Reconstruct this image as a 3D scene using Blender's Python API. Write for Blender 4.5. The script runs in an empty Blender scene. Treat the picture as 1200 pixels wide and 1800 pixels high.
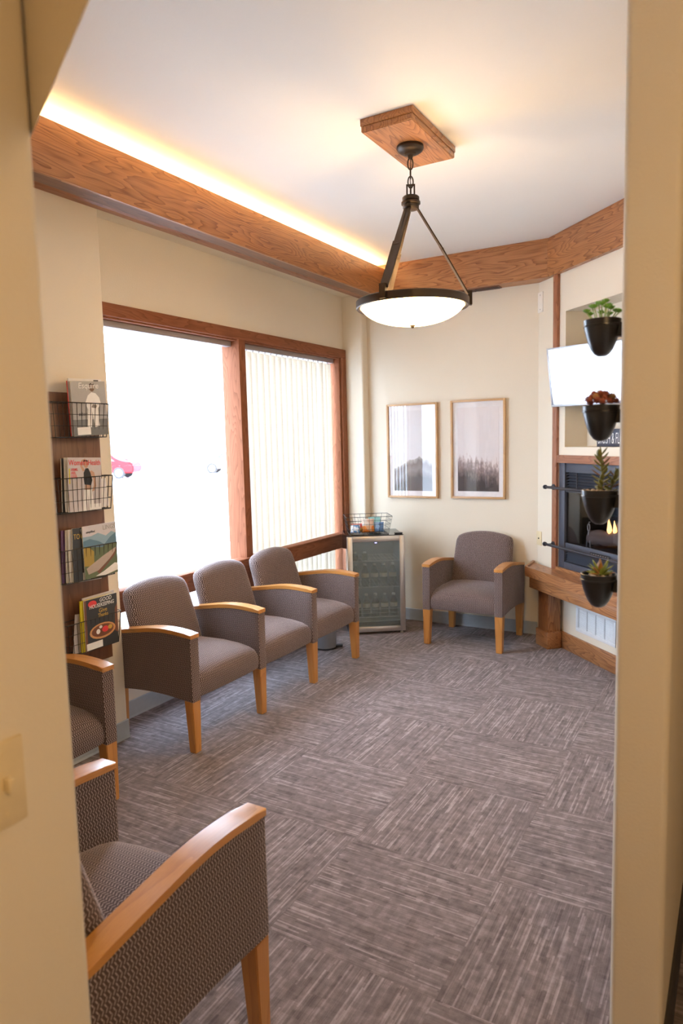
import bpy, bmesh, math, random
from mathutils import Vector, Matrix
random.seed(7)
SC = bpy.context.scene
COL = SC.collection
PI = math.pi
# ------------------------------------------------------------------ camera, world, sun, exposure
def cam_matrix(yaw, pitch, roll, loc):
    cy, sy = math.cos(yaw), math.sin(yaw)
    f = Vector((-sy*math.cos(pitch), cy*math.cos(pitch), -math.sin(pitch)))
    rt = Vector((cy, sy, 0)); up = rt.cross(f)
    c, s = math.cos(roll), math.sin(roll)
    r2 = c*rt + s*up; u2 = -s*rt + c*up
    m = Matrix((r2, u2, -f)).transposed().to_4x4()
    m.translation = loc
    return m
cd = bpy.data.cameras.new('camera'); cam = bpy.data.objects.new('camera', cd); COL.objects.link(cam)
cam.matrix_world = cam_matrix(math.radians(30.25), math.radians(6.0), math.radians(-1.43), Vector((0, 0, 1.65)))
cd.sensor_fit = 'VERTICAL'; cd.sensor_height = 36.0; cd.sensor_width = 24.0; cd.lens = 1210/1800*36
cd.clip_start = 0.02; cd.clip_end = 400
cd.dof.use_dof = True; cd.dof.focus_distance = 3.6; cd.dof.aperture_fstop = 3.4
SC.camera = cam
W = bpy.data.worlds.new('world'); SC.world = W; W.use_nodes = True
bg = W.node_tree.nodes['Background']
bg.inputs[0].default_value = (0.70, 0.855, 1.08, 1); bg.inputs[1].default_value = 20.5
sd = bpy.data.lights.new('sun', 'SUN'); sd.energy = 12.0; sd.angle = 0.02; sd.color = (1, .97, .92)
sun = bpy.data.objects.new('sun', sd); COL.objects.link(sun)
sun.rotation_euler = Vector((-0.75, 0.25, -0.9)).to_track_quat('-Z', 'Y').to_euler()
pd = bpy.data.lights.new('window_portal', 'AREA'); pd.shape = 'RECTANGLE'; pd.size = 2.15; pd.size_y = 2.75
pd.cycles.is_portal = True
portal = bpy.data.objects.new('window_portal', pd); COL.objects.link(portal)
portal.location = (-3.40, 4.12, 1.35); portal.rotation_euler = (0, -PI/2, 0)
hd = bpy.data.lights.new('hall_lamp_light', 'AREA'); hd.shape = 'DISK'; hd.size = 0.4; hd.energy = 26; hd.color = (1.0, .64, .29)
hall = bpy.data.objects.new('hall_lamp_light', hd); COL.objects.link(hall)
hall.location = (1.08, -0.29, 2.30)
hall.rotation_euler = (Vector((-1.9, .8, -.9))).to_track_quat('-Z', 'Y').to_euler()
SC.view_settings.view_transform = 'Standard'; SC.view_settings.look = 'None'
SC.view_settings.gamma = 1; SC.view_settings.use_curve_mapping = False
SC.view_settings.exposure = 0.0

# ------------------------------------------------------------------ materials
MATS = {}
def new_mat(name):
    m = bpy.data.materials.new(name); m.use_nodes = True
    nt = m.node_tree
    b = nt.nodes['Principled BSDF']
    MATS[name] = m
    return m, nt, b
def N(nt, t, **kw):
    n = nt.nodes.new(t)
    for k, v in kw.items():
        if k.startswith('i_'):
            key = k[2:]
            key = int(key) if key.isdigit() else key.replace('_', ' ')
            n.inputs[key].default_value = v
        else: setattr(n, k, v)
    return n
def ramp(nt, fac, stops, interp='LINEAR'):
    r = nt.nodes.new('ShaderNodeValToRGB'); r.color_ramp.interpolation = interp
    els = r.color_ramp.elements
    while len(els) < len(stops): els.new(0.5)
    for e, (p, c) in zip(els, stops):
        e.position = p; e.color = (*c, 1) if len(c) == 3 else c
    nt.links.new(fac, r.inputs[0]); return r.outputs[0]
def math_n(nt, op, a, b=None, c=None):
    n = nt.nodes.new('ShaderNodeMath'); n.operation = op
    for i, v in enumerate((a, b, c)):
        if v is None: continue
        if isinstance(v, (int, float)): n.inputs[i].default_value = v
        else: nt.links.new(v, n.inputs[i])
    return n.outputs[0]
def bump(nt, b, h, strength=.3, dist=.002):
    n = nt.nodes.new('ShaderNodeBump'); n.inputs['Strength'].default_value = strength; n.inputs['Distance'].default_value = dist
    nt.links.new(h, n.inputs['Height']); nt.links.new(n.outputs[0], b.inputs['Normal'])
def plain(name, col, rough=.5, metal=0., spec=.5, coat=0.):
    m, nt, b = new_mat(name)
    b.inputs['Base Color'].default_value = (*col, 1); b.inputs['Roughness'].default_value = rough
    b.inputs['Metallic'].default_value = metal; b.inputs['Specular IOR Level'].default_value = spec
    b.inputs['Coat Weight'].default_value = coat
    tc = N(nt, 'ShaderNodeTexCoord'); ns = N(nt, 'ShaderNodeTexNoise', i_Scale=35.0, i_Detail=2.0)
    nt.links.new(tc.outputs['Object'], ns.inputs['Vector'])
    mx = N(nt, 'ShaderNodeMix', data_type='RGBA')
    mx.inputs['A'].default_value = (*[c*.93 for c in col], 1); mx.inputs['B'].default_value = (*[min(1, c*1.07) for c in col], 1)
    nt.links.new(ns.outputs[0], mx.inputs['Factor']); nt.links.new(mx.outputs['Result'], b.inputs['Base Color'])
    return m
def emis(name, col, s):
    m, nt, b = new_mat(name)
    b.inputs['Base Color'].default_value = (.8, .8, .8, 1)
    b.inputs['Emission Color'].default_value = (*col, 1); b.inputs['Emission Strength'].default_value = s
    return m
def paint(name, col, bscale=260, bs=.24):
    m, nt, b = new_mat(name)
    b.inputs['Base Color'].default_value = (*col, 1); b.inputs['Roughness'].default_value = .62
    b.inputs['Specular IOR Level'].default_value = .3
    tc = N(nt, 'ShaderNodeTexCoord'); ns = N(nt, 'ShaderNodeTexNoise', i_Scale=float(bscale)*.45, i_Detail=3.0, i_Roughness=.55)
    nt.links.new(tc.outputs['Object'], ns.inputs['Vector'])
    bump(nt, b, ns.outputs[0], bs, .003)
    n2 = N(nt, 'ShaderNodeTexNoise', i_Scale=1.7, i_Detail=2.0); nt.links.new(tc.outputs['Object'], n2.inputs['Vector'])
    c = ramp(nt, n2.outputs[0], [(.3, [x*.97 for x in col]), (.7, col)])
    nt.links.new(c, b.inputs['Base Color'])
    return m
WALLC = (.80, .722, .59)
paint('wall_paint', WALLC); paint('ceiling_paint', (.85, .83, .80), 200, .08)
def oak(name, axis, light=(.47, .215, .082), dark=(.17, .058, .02), rough=.42, contour=1.0):
    m, nt, b = new_mat(name)
    tc = N(nt, 'ShaderNodeTexCoord'); oi = N(nt, 'ShaderNodeObjectInfo')
    addv = N(nt, 'ShaderNodeVectorMath', operation='ADD')
    rv = math_n(nt, 'MULTIPLY', oi.outputs['Random'], 37.0)
    cmb = N(nt, 'ShaderNodeCombineXYZ')
    for i in range(3): nt.links.new(rv, cmb.inputs[i])
    nt.links.new(tc.outputs['Object'], addv.inputs[0]); nt.links.new(cmb.outputs[0], addv.inputs[1])
    def mapped(al, ac):
        mp = N(nt, 'ShaderNodeMapping'); s = [ac, ac, ac]; s[axis] = al
        mp.inputs['Scale'].default_value = s
        nt.links.new(addv.outputs[0], mp.inputs['Vector']); return mp.outputs[0]
    n1 = N(nt, 'ShaderNodeTexNoise', i_Scale=1.0, i_Detail=2.5, i_Roughness=.5); nt.links.new(mapped(.9, 6.5), n1.inputs['Vector'])
    rings = math_n(nt, 'FRACT', math_n(nt, 'MULTIPLY', n1.outputs[0], 24.0*contour))
    rings = math_n(nt, 'POWER', rings, 2.2)
    n2 = N(nt, 'ShaderNodeTexNoise', i_Scale=1.0, i_Detail=3.0); nt.links.new(mapped(7, 260), n2.inputs['Vector'])
    n3 = N(nt, 'ShaderNodeTexNoise', i_Scale=1.0, i_Detail=2.0); nt.links.new(mapped(.9, 3.0), n3.inputs['Vector'])
    f = math_n(nt, 'ADD', math_n(nt, 'MULTIPLY', rings, .46), math_n(nt, 'MULTIPLY', n2.outputs[0], .7))
    f = math_n(nt, 'ADD', f, math_n(nt, 'MULTIPLY', math_n(nt, 'SUBTRACT', n3.outputs[0], .5), .35))
    c = ramp(nt, f, [(.18, light), (.5, [l*.6+d*.4 for l, d in zip(light, dark)]), (.9, dark)])
    nt.links.new(c, b.inputs['Base Color']); b.inputs['Roughness'].default_value = rough
    b.inputs['Coat Weight'].default_value = .25; b.inputs['Coat Roughness'].default_value = .25
    bump(nt, b, math_n(nt, 'MULTIPLY', f, -1.0), .15, .001)
    return m
for i, a in enumerate('xyz'):
    oak('oak_'+a, i)
    oak('redoak_'+a, i, (.40, .165, .085), (.20, .07, .032))
    oak('window_oak_'+a, i, (.30, .115, .058), (.18, .062, .028), .7)
    wb = MATS['window_oak_'+a].node_tree.nodes['Principled BSDF']; wb.inputs['Coat Weight'].default_value = 0; wb.inputs['Specular IOR Level'].default_value = .15
    oak('honey_'+a, i, (.60, .28, .072), (.45, .185, .045), .3, .35)
    oak('bamboo_'+a, i, (.62, .38, .18), (.48, .27, .12), .45, .4)
    oak('walnut_'+a, i, (.20, .092, .05), (.115, .05, .028), .5, .5)
def fabric():
    m, nt, b = new_mat('fabric')
    uv = N(nt, 'ShaderNodeUVMap'); sp = N(nt, 'ShaderNodeSeparateXYZ'); nt.links.new(uv.outputs[0], sp.inputs[0])
    p = .0118
    v = math_n(nt, 'DIVIDE', sp.outputs[1], p); u = math_n(nt, 'DIVIDE', sp.outputs[0], p*.9)
    row = math_n(nt, 'FLOOR', v); par = math_n(nt, 'MODULO', math_n(nt, 'ABSOLUTE', row), 2.0)
    fy = math_n(nt, 'FRACT', v)
    sl = math_n(nt, 'MULTIPLY', math_n(nt, 'SUBTRACT', par, .5), 1.1)
    u2 = math_n(nt, 'ADD', u, math_n(nt, 'MULTIPLY', sl, math_n(nt, 'SUBTRACT', fy, .5)))
    u2 = math_n(nt, 'ADD', u2, math_n(nt, 'MULTIPLY', par, .25))
    fx = math_n(nt, 'FRACT', u2)
    d = math_n(nt, 'ABSOLUTE', math_n(nt, 'SUBTRACT', fx, .5))
    ln = math_n(nt, 'LESS_THAN', d, .14)
    ey = math_n(nt, 'LESS_THAN', math_n(nt, 'ABSOLUTE', math_n(nt, 'SUBTRACT', fy, .5)), .42)
    ln = math_n(nt, 'MULTIPLY', ln, ey)
    tc = N(nt, 'ShaderNodeTexCoord'); ns = N(nt, 'ShaderNodeTexNoise', i_Scale=900.0, i_Detail=1.0); nt.links.new(tc.outputs['Object'], ns.inputs['Vector'])
    k = math_n(nt, 'MULTIPLY', ln, math_n(nt, 'ADD', .55, math_n(nt, 'MULTIPLY', ns.outputs[0], .6)))
    c = ramp(nt, k, [(0, (.080, .055, .052)), (1, (.50, .395, .375))])
    nt.links.new(c, b.inputs['Base Color']); b.inputs['Roughness'].default_value = .9
    b.inputs['Specular IOR Level'].default_value = .25
    b.inputs['Sheen Weight'].default_value = .45; b.inputs['Sheen Roughness'].default_value = .4; b.inputs['Sheen Tint'].default_value = (.9, .78, .78, 1)
    bump(nt, b, k, .35, .0012)
fabric()
def carpet(name, ax):
    m, nt, b = new_mat(name)
    tc = N(nt, 'ShaderNodeTexCoord'); oi = N(nt, 'ShaderNodeObjectInfo')
    rv = math_n(nt, 'MULTIPLY', oi.outputs['Random'], 50.0); cmb = N(nt, 'ShaderNodeCombineXYZ')
    nt.links.new(rv, cmb.inputs[0]); nt.links.new(rv, cmb.inputs[1])
    ad = N(nt, 'ShaderNodeVectorMath', operation='ADD'); nt.links.new(tc.outputs['Object'], ad.inputs[0]); nt.links.new(cmb.outputs[0], ad.inputs[1])
    sp = N(nt, 'ShaderNodeSeparateXYZ'); nt.links.new(ad.outputs[0], sp.inputs[0])
    al, ac = (sp.outputs[0], sp.outputs[1]) if ax == 0 else (sp.outputs[1], sp.outputs[0])
    def streak(pitch, length, seed, step=True):
        nonlocal al, ac
        lane = math_n(nt, 'FLOOR', math_n(nt, 'DIVIDE', ac, pitch))
        wn = N(nt, 'ShaderNodeTexWhiteNoise', noise_dimensions='1D'); nt.links.new(math_n(nt, 'ADD', lane, seed), wn.inputs['W'])
        seg = math_n(nt, 'ADD', math_n(nt, 'DIVIDE', al, length), math_n(nt, 'MULTIPLY', wn.outputs[0], 9.0))
        cb = N(nt, 'ShaderNodeCombineXYZ'); nt.links.new(math_n(nt, 'FLOOR', seg), cb.inputs[0]); nt.links.new(lane, cb.inputs[1])
        w2 = N(nt, 'ShaderNodeTexWhiteNoise', noise_dimensions='2D'); nt.links.new(cb.outputs[0], w2.inputs['Vector'])
        return w2.outputs[0]
    s1 = streak(.0062, .16, 3.3); s2 = streak(.026, .045, 11.7); s3 = streak(.0031, .30, 5.1); s4 = streak(.011, .10, 21.3)
    n1 = N(nt, 'ShaderNodeTexNoise', i_Scale=30.0, i_Detail=3.0); nt.links.new(ad.outputs[0], n1.inputs['Vector'])
    n2 = N(nt, 'ShaderNodeTexNoise', i_Scale=420.0, i_Detail=2.0); nt.links.new(ad.outputs[0], n2.inputs['Vector'])
    f = math_n(nt, 'ADD', math_n(nt, 'MULTIPLY', s1, .10), math_n(nt, 'MULTIPLY', s2, .12))
    f = math_n(nt, 'ADD', f, math_n(nt, 'MULTIPLY', s3, .16))
    f = math_n(nt, 'ADD', f, math_n(nt, 'MULTIPLY', s4, .14))
    light = math_n(nt, 'GREATER_THAN', s1, .86); dark = math_n(nt, 'GREATER_THAN', s4, .88)
    f = math_n(nt, 'ADD', f, math_n(nt, 'MULTIPLY', light, .20)); f = math_n(nt, 'SUBTRACT', f, math_n(nt, 'MULTIPLY', dark, .22))
    f = math_n(nt, 'ADD', f, math_n(nt, 'MULTIPLY', math_n(nt, 'SUBTRACT', n1.outputs[0], .5), .55))
    f = math_n(nt, 'ADD', f, math_n(nt, 'MULTIPLY', math_n(nt, 'SUBTRACT', n2.outputs[0], .5), .5))
    al, ac = ac, al
    s5 = streak(.021, .055, 31.9); al, ac = ac, al
    f = math_n(nt, 'ADD', f, math_n(nt, 'MULTIPLY', math_n(nt, 'SUBTRACT', s5, .5), .09))
    rib = math_n(nt, 'SINE', math_n(nt, 'MULTIPLY', ac, 2*PI/.0031))
    f = math_n(nt, 'ADD', math_n(nt, 'ADD', f, .14), math_n(nt, 'MULTIPLY', rib, .05))
    c = ramp(nt, f, [(.05, (.098, .079, .080)), (.42, (.203, .166, .170)), (.9, (.43, .37, .385))])
    nt.links.new(c, b.inputs['Base Color']); b.inputs['Roughness'].default_value = .95; b.inputs['Specular IOR Level'].default_value = .1
    b.inputs['Sheen Weight'].default_value = .15
    bump(nt, b, f, .35, .003)
carpet('carpet_x', 0); carpet('carpet_y', 1)
plain('carpet_base', (.13, .1, .09), .95)
plain('vinyl_base', (.40, .44, .48), .5); plain('vinyl_dark', (.045, .042, .045), .5)
plain('bronze', (.055, .040, .030), .38, .75); plain('black_wire', (.035, .033, .035), .45, .4)
plain('black_pot', (.018, .019, .025), .30); plain('black_gloss', (.012, .012, .015), .07, 0, .6)
plain('black_matte', (.02, .02, .022), .6); plain('stainless', (.62, .58, .54), .33, .9); plain('white_wire', (.75, .75, .74), .4)
plain('firemetal', (.085, .095, .125), .42, .25); plain('firebox', (.03, .03, .033), .7); plain('rod_metal', (.06, .06, .075), .38, .6)
plain('white_plastic', (.83, .83, .84), .4); plain('almond', (.74, .62, .40), .4); plain('cream_plate', (.85, .80, .72), .4)
plain('grey_rail', (.30, .27, .28), .5); plain('silver', (.42, .43, .47), .35, .6)
plain('paper', (.84, .82, .80), .6); plain('mat_board', (.86, .83, .84), .7)
plain('pebble', (.62, .50, .38), .7); plain('pebble_light', (.75, .66, .55), .7)
plain('log', (.23, .17, .15), .9); plain('andiron', (.42, .42, .43), .5, .3)
plain('green_leaf', (.24, .56, .09), .45); plain('green_leaf_pale', (.45, .60, .20), .5)
plain('red_leaf', (.36, .10, .055), .55); plain('tan_leaf', (.58, .34, .13), .55); plain('olive_leaf', (.21, .215, .055), .5); plain('olive_leaf_tip', (.24, .12, .05), .5)
plain('agave_leaf', (.30, .36, .06), .45); plain('agave_tip', (.44, .22, .06), .5)
plain('plastic_bottle_label', (.70, .66, .55), .5); plain('asphalt', (.55, .55, .57), .9); plain('car_red', (.5, .010, .014), .6, 0, .2, 0)
plain('car_white', (.8, .8, .82), .35, 0, .5, .6); plain('car_glass', (.03, .04, .05), .1); plain('tyre', (.03, .03, .03), .8); plain('facade', (.75, .72, .68), .8); plain('facade_glass', (.12, .2, .26), .15)
plain('fridge_liner', (.55, .58, .59), .6); tvm = plain('tv_screen', (.012, .013, .016), .06, 0, 1.0, 1.0)
for k_, v_ in (('Coat IOR', 2.3), ('Coat Roughness', .03)): tvm.node_tree.nodes['Principled BSDF'].inputs[k_].default_value = v_
plain('steel_grey', (.30, .31, .33), .35, .5)
for nm, c in dict(ink_grey=(.40, .40, .41), ink_sea=(.17, .18, .19), ink_white=(.88, .88, .88), ink_black=(.02, .02, .024), ink_red=(.78, .06, .07), ink_skin=(.58, .35, .24), ink_darkskin=(.16, .09, .06), ink_hair=(.05, .03, .025), ink_pinkgrey=(.62, .58, .60), ink_blue=(.13, .25, .36), ink_skyblue=(.30, .46, .58), ink_lav=(.66, .64, .70), ink_yellow=(.75, .62, .03), ink_gold=(.62, .40, .08), ink_green=(.13, .17, .09), ink_road=(.50, .42, .37), ink_brown=(.20, .08, .05), ink_orange=(.65, .33, .14), ink_charcoal=(.045, .05, .058), ink_purple=(.13, .06, .16), ink_navy=(.055, .065, .10), ink_autumn=(.42, .30, .06), ink_dusk=(.26, .22, .20)).items(): plain(nm, c, .38)
def blotch(name, cols, scale=18.):
    m, nt, b = new_mat(name)
    tc = N(nt, 'ShaderNodeTexCoord'); v = N(nt, 'ShaderNodeTexVoronoi', i_Scale=scale); nt.links.new(tc.outputs['Object'], v.inputs['Vector'])
    sp = N(nt, 'ShaderNodeSeparateXYZ'); nt.links.new(v.outputs['Color'], sp.inputs[0])
    c = ramp(nt, sp.outputs[0], [(i/len(cols), x) for i, x in enumerate(cols)], 'CONSTANT')
    nt.links.new(c, b.inputs['Base Color']); b.inputs['Roughness'].default_value = .28
blotch('bag_orange', [(.85, .30, .05), (.85, .55, .35), (.80, .22, .03), (.9, .42, .12)], 14)
blotch('bag_peach', [(.85, .62, .50), (.88, .80, .75), (.80, .40, .25)], 22)
blotch('bag_bluewhite', [(.80, .84, .9), (.10, .26, .55), (.85, .87, .9), (.2, .4, .7)], 60)
blotch('bag_gold', [(.52, .28, .06), (.62, .38, .10), (.40, .2, .04)], 30)
blotch('bag_red', [(.75, .06, .05), (.8, .12, .08), (.6, .04, .04)], 20)
blotch('bag_blue', [(.12, .24, .50), (.30, .48, .72), (.10, .18, .4)], 35)
plain('box_teal', (.30, .62, .64), .5)
def glassy(name, tint=(1, 1, 1), rough=0.0, refl=1.0, ior=1.45, painted_refl=0.0):
    m, nt, b = new_mat(name); nt.nodes.remove(b)
    out = nt.nodes['Material Output']
    t = N(nt, 'ShaderNodeBsdfTransparent'); t.inputs[0].default_value = (*tint, 1)
    g = N(nt, 'ShaderNodeBsdfGlossy'); g.inputs['Roughness'].default_value = rough
    fr = N(nt, 'ShaderNodeFresnel'); ge = N(nt, 'ShaderNodeNewGeometry')
    nt.links.new(math_n(nt, 'ADD', ior, math_n(nt, 'MULTIPLY', ge.outputs['Backfacing'], 1/ior-ior)), fr.inputs['IOR'])
    mx = N(nt, 'ShaderNodeMixShader')
    nt.links.new(math_n(nt, 'MULTIPLY', fr.outputs[0], refl), mx.inputs[0]); nt.links.new(t.outputs[0], mx.inputs[1]); nt.links.new(g.outputs[0], mx.inputs[2])
    if painted_refl:
        df = N(nt, 'ShaderNodeBsdfDiffuse'); df.inputs[0].default_value = (.62, .70, .72, 1); m2 = N(nt, 'ShaderNodeMixShader'); m2.inputs[0].default_value = painted_refl  # even diffuse grey mixed in as a painted reflection on the glass
        nt.links.new(mx.outputs[0], m2.inputs[1]); nt.links.new(df.outputs[0], m2.inputs[2]); nt.links.new(m2.outputs[0], out.inputs[0])
    else: nt.links.new(mx.outputs[0], out.inputs[0])
    return m
glassy('window_glass', (.97, .98, .98)); glassy('picture_glass', (1, 1, 1)); glassy('fridge_glass', (.80, .84, .84), .02, 1.5, 1.45, .10); glassy('fire_glass', (.8, .8, .82), .03, 1.3)
glassy('bottle_plastic', (.78, .82, .82), .08, 2.2)
def translucent_slat():
    m, nt, b = new_mat('blind_fabric'); nt.nodes.remove(b); out = nt.nodes['Material Output']
    d = N(nt, 'ShaderNodeBsdfDiffuse'); t = N(nt, 'ShaderNodeBsdfTranslucent'); mx = N(nt, 'ShaderNodeMixShader'); mx.inputs[0].default_value = .30
    tc = N(nt, 'ShaderNodeTexCoord'); mp = N(nt, 'ShaderNodeMapping'); mp.inputs['Scale'].default_value = (40, 40, 500)
    nt.links.new(tc.outputs['Object'], mp.inputs[0]); ns = N(nt, 'ShaderNodeTexNoise', i_Scale=1.0, i_Detail=2.0); nt.links.new(mp.outputs[0], ns.inputs['Vector'])
    c = ramp(nt, ns.outputs[0], [(.3, (.80, .75, .66)), (.7, (.88, .84, .77))])
    nt.links.new(c, d.inputs[0]); nt.links.new(c, t.inputs[0]); nt.links.new(d.outputs[0], mx.inputs[1]); nt.links.new(t.outputs[0], mx.inputs[2]); nt.links.new(mx.outputs[0], out.inputs[0])
translucent_slat()
emis('bowl_glass', (1.0, .62, .24), 28.0); emis('cove_tube', (1.0, .66, .31), 75.0); emis('flame', (1.0, .50, .12), 4.0); emis('led_blue', (.3, .3, 1.0), 4.0)
def print_mountain():
    m, nt, b = new_mat('print_mountain')
    tc = N(nt, 'ShaderNodeTexCoord'); sp = N(nt, 'ShaderNodeSeparateXYZ'); nt.links.new(tc.outputs['Generated'], sp.inputs[0])
    mp = N(nt, 'ShaderNodeMapping'); mp.inputs['Scale'].default_value = (3.2, 0, .0); nt.links.new(tc.outputs['Generated'], mp.inputs[0])
    n = N(nt, 'ShaderNodeTexNoise', i_Scale=1.3, i_Detail=6.0, i_Roughness=.6); nt.links.new(mp.outputs[0], n.inputs[0])
    peak = math_n(nt, 'MULTIPLY', math_n(nt, 'ABSOLUTE', math_n(nt, 'SUBTRACT', sp.outputs[0], .66)), -.22)
    ridge = math_n(nt, 'ADD', math_n(nt, 'ADD', .35, math_n(nt, 'MULTIPLY', n.outputs[0], .16)), peak)
    dd = math_n(nt, 'SUBTRACT', ridge, sp.outputs[2])
    n2 = N(nt, 'ShaderNodeTexNoise', i_Scale=9.0, i_Detail=5.0); nt.links.new(tc.outputs['Generated'], n2.inputs[0])
    f = math_n(nt, 'ADD', math_n(nt, 'MULTIPLY', dd, 4.0), math_n(nt, 'MULTIPLY', math_n(nt, 'SUBTRACT', n2.outputs[0], .5), .5))
    gate = math_n(nt, 'MULTIPLY', f, math_n(nt, 'GREATER_THAN', dd, 0.0))
    c = ramp(nt, gate, [(0, (.80, .77, .78)), (.06, (.50, .45, .43)), (.25, (.26, .22, .21)), (.55, (.34, .30, .28)), (.95, (.15, .13, .125))])
    nt.links.new(c, b.inputs['Base Color']); b.inputs['Roughness'].default_value = .6
print_mountain()
def print_forest():
    m, nt, b = new_mat('print_forest')
    tc = N(nt, 'ShaderNodeTexCoord'); sp = N(nt, 'ShaderNodeSeparateXYZ'); nt.links.new(tc.outputs['Generated'], sp.inputs[0])
    mp = N(nt, 'ShaderNodeMapping'); mp.inputs['Scale'].default_value = (9, 0, 2.0); nt.links.new(tc.outputs['Generated'], mp.inputs[0])
    n = N(nt, 'ShaderNodeTexNoise', i_Scale=1.6, i_Detail=8.0, i_Roughness=.7); nt.links.new(mp.outputs[0], n.inputs[0])
    sl = math_n(nt, 'MULTIPLY', sp.outputs[0], -.10)
    ridge = math_n(nt, 'ADD', math_n(nt, 'ADD', .26, math_n(nt, 'MULTIPLY', n.outputs[0], .36)), sl)
    dd = math_n(nt, 'SUBTRACT', ridge, sp.outputs[2])
    n2 = N(nt, 'ShaderNodeTexNoise', i_Scale=16.0, i_Detail=6.0, i_Roughness=.65); nt.links.new(tc.outputs['Generated'], n2.inputs[0])
    f = math_n(nt, 'ADD', math_n(nt, 'MULTIPLY', dd, 3.6), math_n(nt, 'MULTIPLY', math_n(nt, 'SUBTRACT', n2.outputs[0], .5), 1.3))
    gate = math_n(nt, 'MULTIPLY', f, math_n(nt, 'GREATER_THAN', dd, -.03))
    c = ramp(nt, gate, [(0, (.80, .74, .74)), (.1, (.66, .56, .55)), (.35, (.34, .26, .25)), (.65, (.20, .15, .145)), (1, (.06, .045, .045))])
    nt.links.new(c, b.inputs['Base Color']); b.inputs['Roughness'].default_value = .6
print_forest()

# ------------------------------------------------------------------ mesh helpers
def boxuv(me):
    uvl = me.uv_layers.new(name='UVMap').data
    for p in me.polygons:
        n = p.normal; ax = max(range(3), key=lambda i: abs(n[i]))
        for li in p.loop_indices:
            c = me.vertices[me.loops[li].vertex_index].co
            uvl[li].uv = (c.y, c.z) if ax == 0 else (c.x, c.z) if ax == 1 else (c.x, c.y)
def link(name, me, mats, parent=None, loc=(0, 0, 0), rot=(0, 0, 0)):
    o = bpy.data.objects.new(name, me); COL.objects.link(o)
    if not me.materials:
        for m in (mats if isinstance(mats, (list, tuple)) else [mats]): me.materials.append(MATS[m])
    o.parent = parent; o.location = loc; o.rotation_euler = rot
    return o
def fin(bm, name, mats, parent=None, loc=(0, 0, 0), rot=(0, 0, 0), smooth=False):
    bmesh.ops.recalc_face_normals(bm, faces=bm.faces)
    me = bpy.data.meshes.new(name); bm.to_mesh(me); bm.free()
    boxuv(me)
    if smooth == True:
        for p in me.polygons: p.use_smooth = True
    elif smooth:
        for p in me.polygons: p.use_smooth = True
        me.set_sharp_from_angle(angle=math.radians(smooth))
    return link(name, me, mats, parent, loc, rot)
def bx(bm, x0, x1, y0, y1, z0, z1, mi=0, bev=0, seg=2):
    r = bmesh.ops.create_cube(bm, size=1, matrix=Matrix.Translation(((x0+x1)/2, (y0+y1)/2, (z0+z1)/2)) @ Matrix.Diagonal((abs(x1-x0), abs(y1-y0), abs(z1-z0), 1)))
    vs = r['verts']
    fs = set(f for v in vs for f in v.link_faces)
    for f in fs: f.material_index = mi
    if bev:
        es = list(set(e for v in vs for e in v.link_edges))
        bmesh.ops.bevel(bm, geom=es, offset=bev, segments=seg, profile=.5, affect='EDGES')
def box(name, mat, x0, x1, y0, y1, z0, z1, parent=None, bev=0, loc=(0, 0, 0), rot=(0, 0, 0), seg=2):
    bm = bmesh.new(); bx(bm, x0, x1, y0, y1, z0, z1, 0, bev, seg)
    return fin(bm, name, mat, parent, loc, rot, 40 if bev else False)
def prism(bm, pts, a0, a1, plane='yz', mi=0):
    """extrude a polygon. plane yz -> along x ; xz -> along y ; xy -> along z"""
    def P(p, a): return {'yz': (a, p[0], p[1]), 'xz': (p[0], a, p[1]), 'xy': (p[0], p[1], a)}[plane]
    A = [bm.verts.new(P(p, a0)) for p in pts]; Bv = [bm.verts.new(P(p, a1)) for p in pts]
    fs = [bm.faces.new(A), bm.faces.new(Bv[::-1])]
    n = len(pts)
    for i in range(n): fs.append(bm.faces.new((A[i], Bv[i], Bv[(i+1) % n], A[(i+1) % n])))
    for f in fs: f.material_index = mi
    return fs
def lathe(bm, prof, seg=24, cx=0, cy=0, mi=0, close=False):
    rings = []
    for r, z in prof:
        if r < 1e-5: rings.append([bm.verts.new((cx, cy, z))])
        else: rings.append([bm.verts.new((cx+r*math.cos(2*PI*k/seg), cy+r*math.sin(2*PI*k/seg), z)) for k in range(seg)])
    pr = list(zip(rings, rings[1:])) + ([(rings[-1], rings[0])] if close else [])
    for a, b in pr:
        for k in range(seg):
            k2 = (k+1) % seg
            if len(a) == 1 and len(b) == 1: continue
            if len(a) == 1: f = bm.faces.new((a[0], b[k], b[k2]))
            elif len(b) == 1: f = bm.faces.new((a[k], b[0], a[k2]))
            else: f = bm.faces.new((a[k], b[k], b[k2], a[k2]))
            f.material_index = mi
def tube(bm, pts, r, sides=6, closed=False, mi=0, cap=True):
    pts = [Vector(p) for p in pts]; n = len(pts); rings = []
    up = None
    for i in range(n):
        if closed: t = pts[(i+1) % n]-pts[i-1]
        else: t = pts[min(i+1, n-1)]-pts[max(i-1, 0)]
        t.normalize()
        if up is None: up = t.orthogonal().normalized()
        up = (up - t*up.dot(t))
        if up.length < 1e-6: up = t.orthogonal()
        up.normalize(); s = t.cross(up)
        rr = r[i] if isinstance(r, (list, tuple)) else r
        rings.append([bm.verts.new(pts[i]+rr*(math.cos(2*PI*k/sides)*up+math.sin(2*PI*k/sides)*s)) for k in range(sides)])
    for i in range(n if closed else n-1):
        a, b = rings[i], rings[(i+1) % n]
        for k in range(sides):
            f = bm.faces.new((a[k], a[(k+1) % sides], b[(k+1) % sides], b[k])); f.material_index = mi
    if not closed and cap:
        for rg in (rings[0], rings[-1][::-1]):
            f = bm.faces.new(rg); f.material_index = mi
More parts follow.
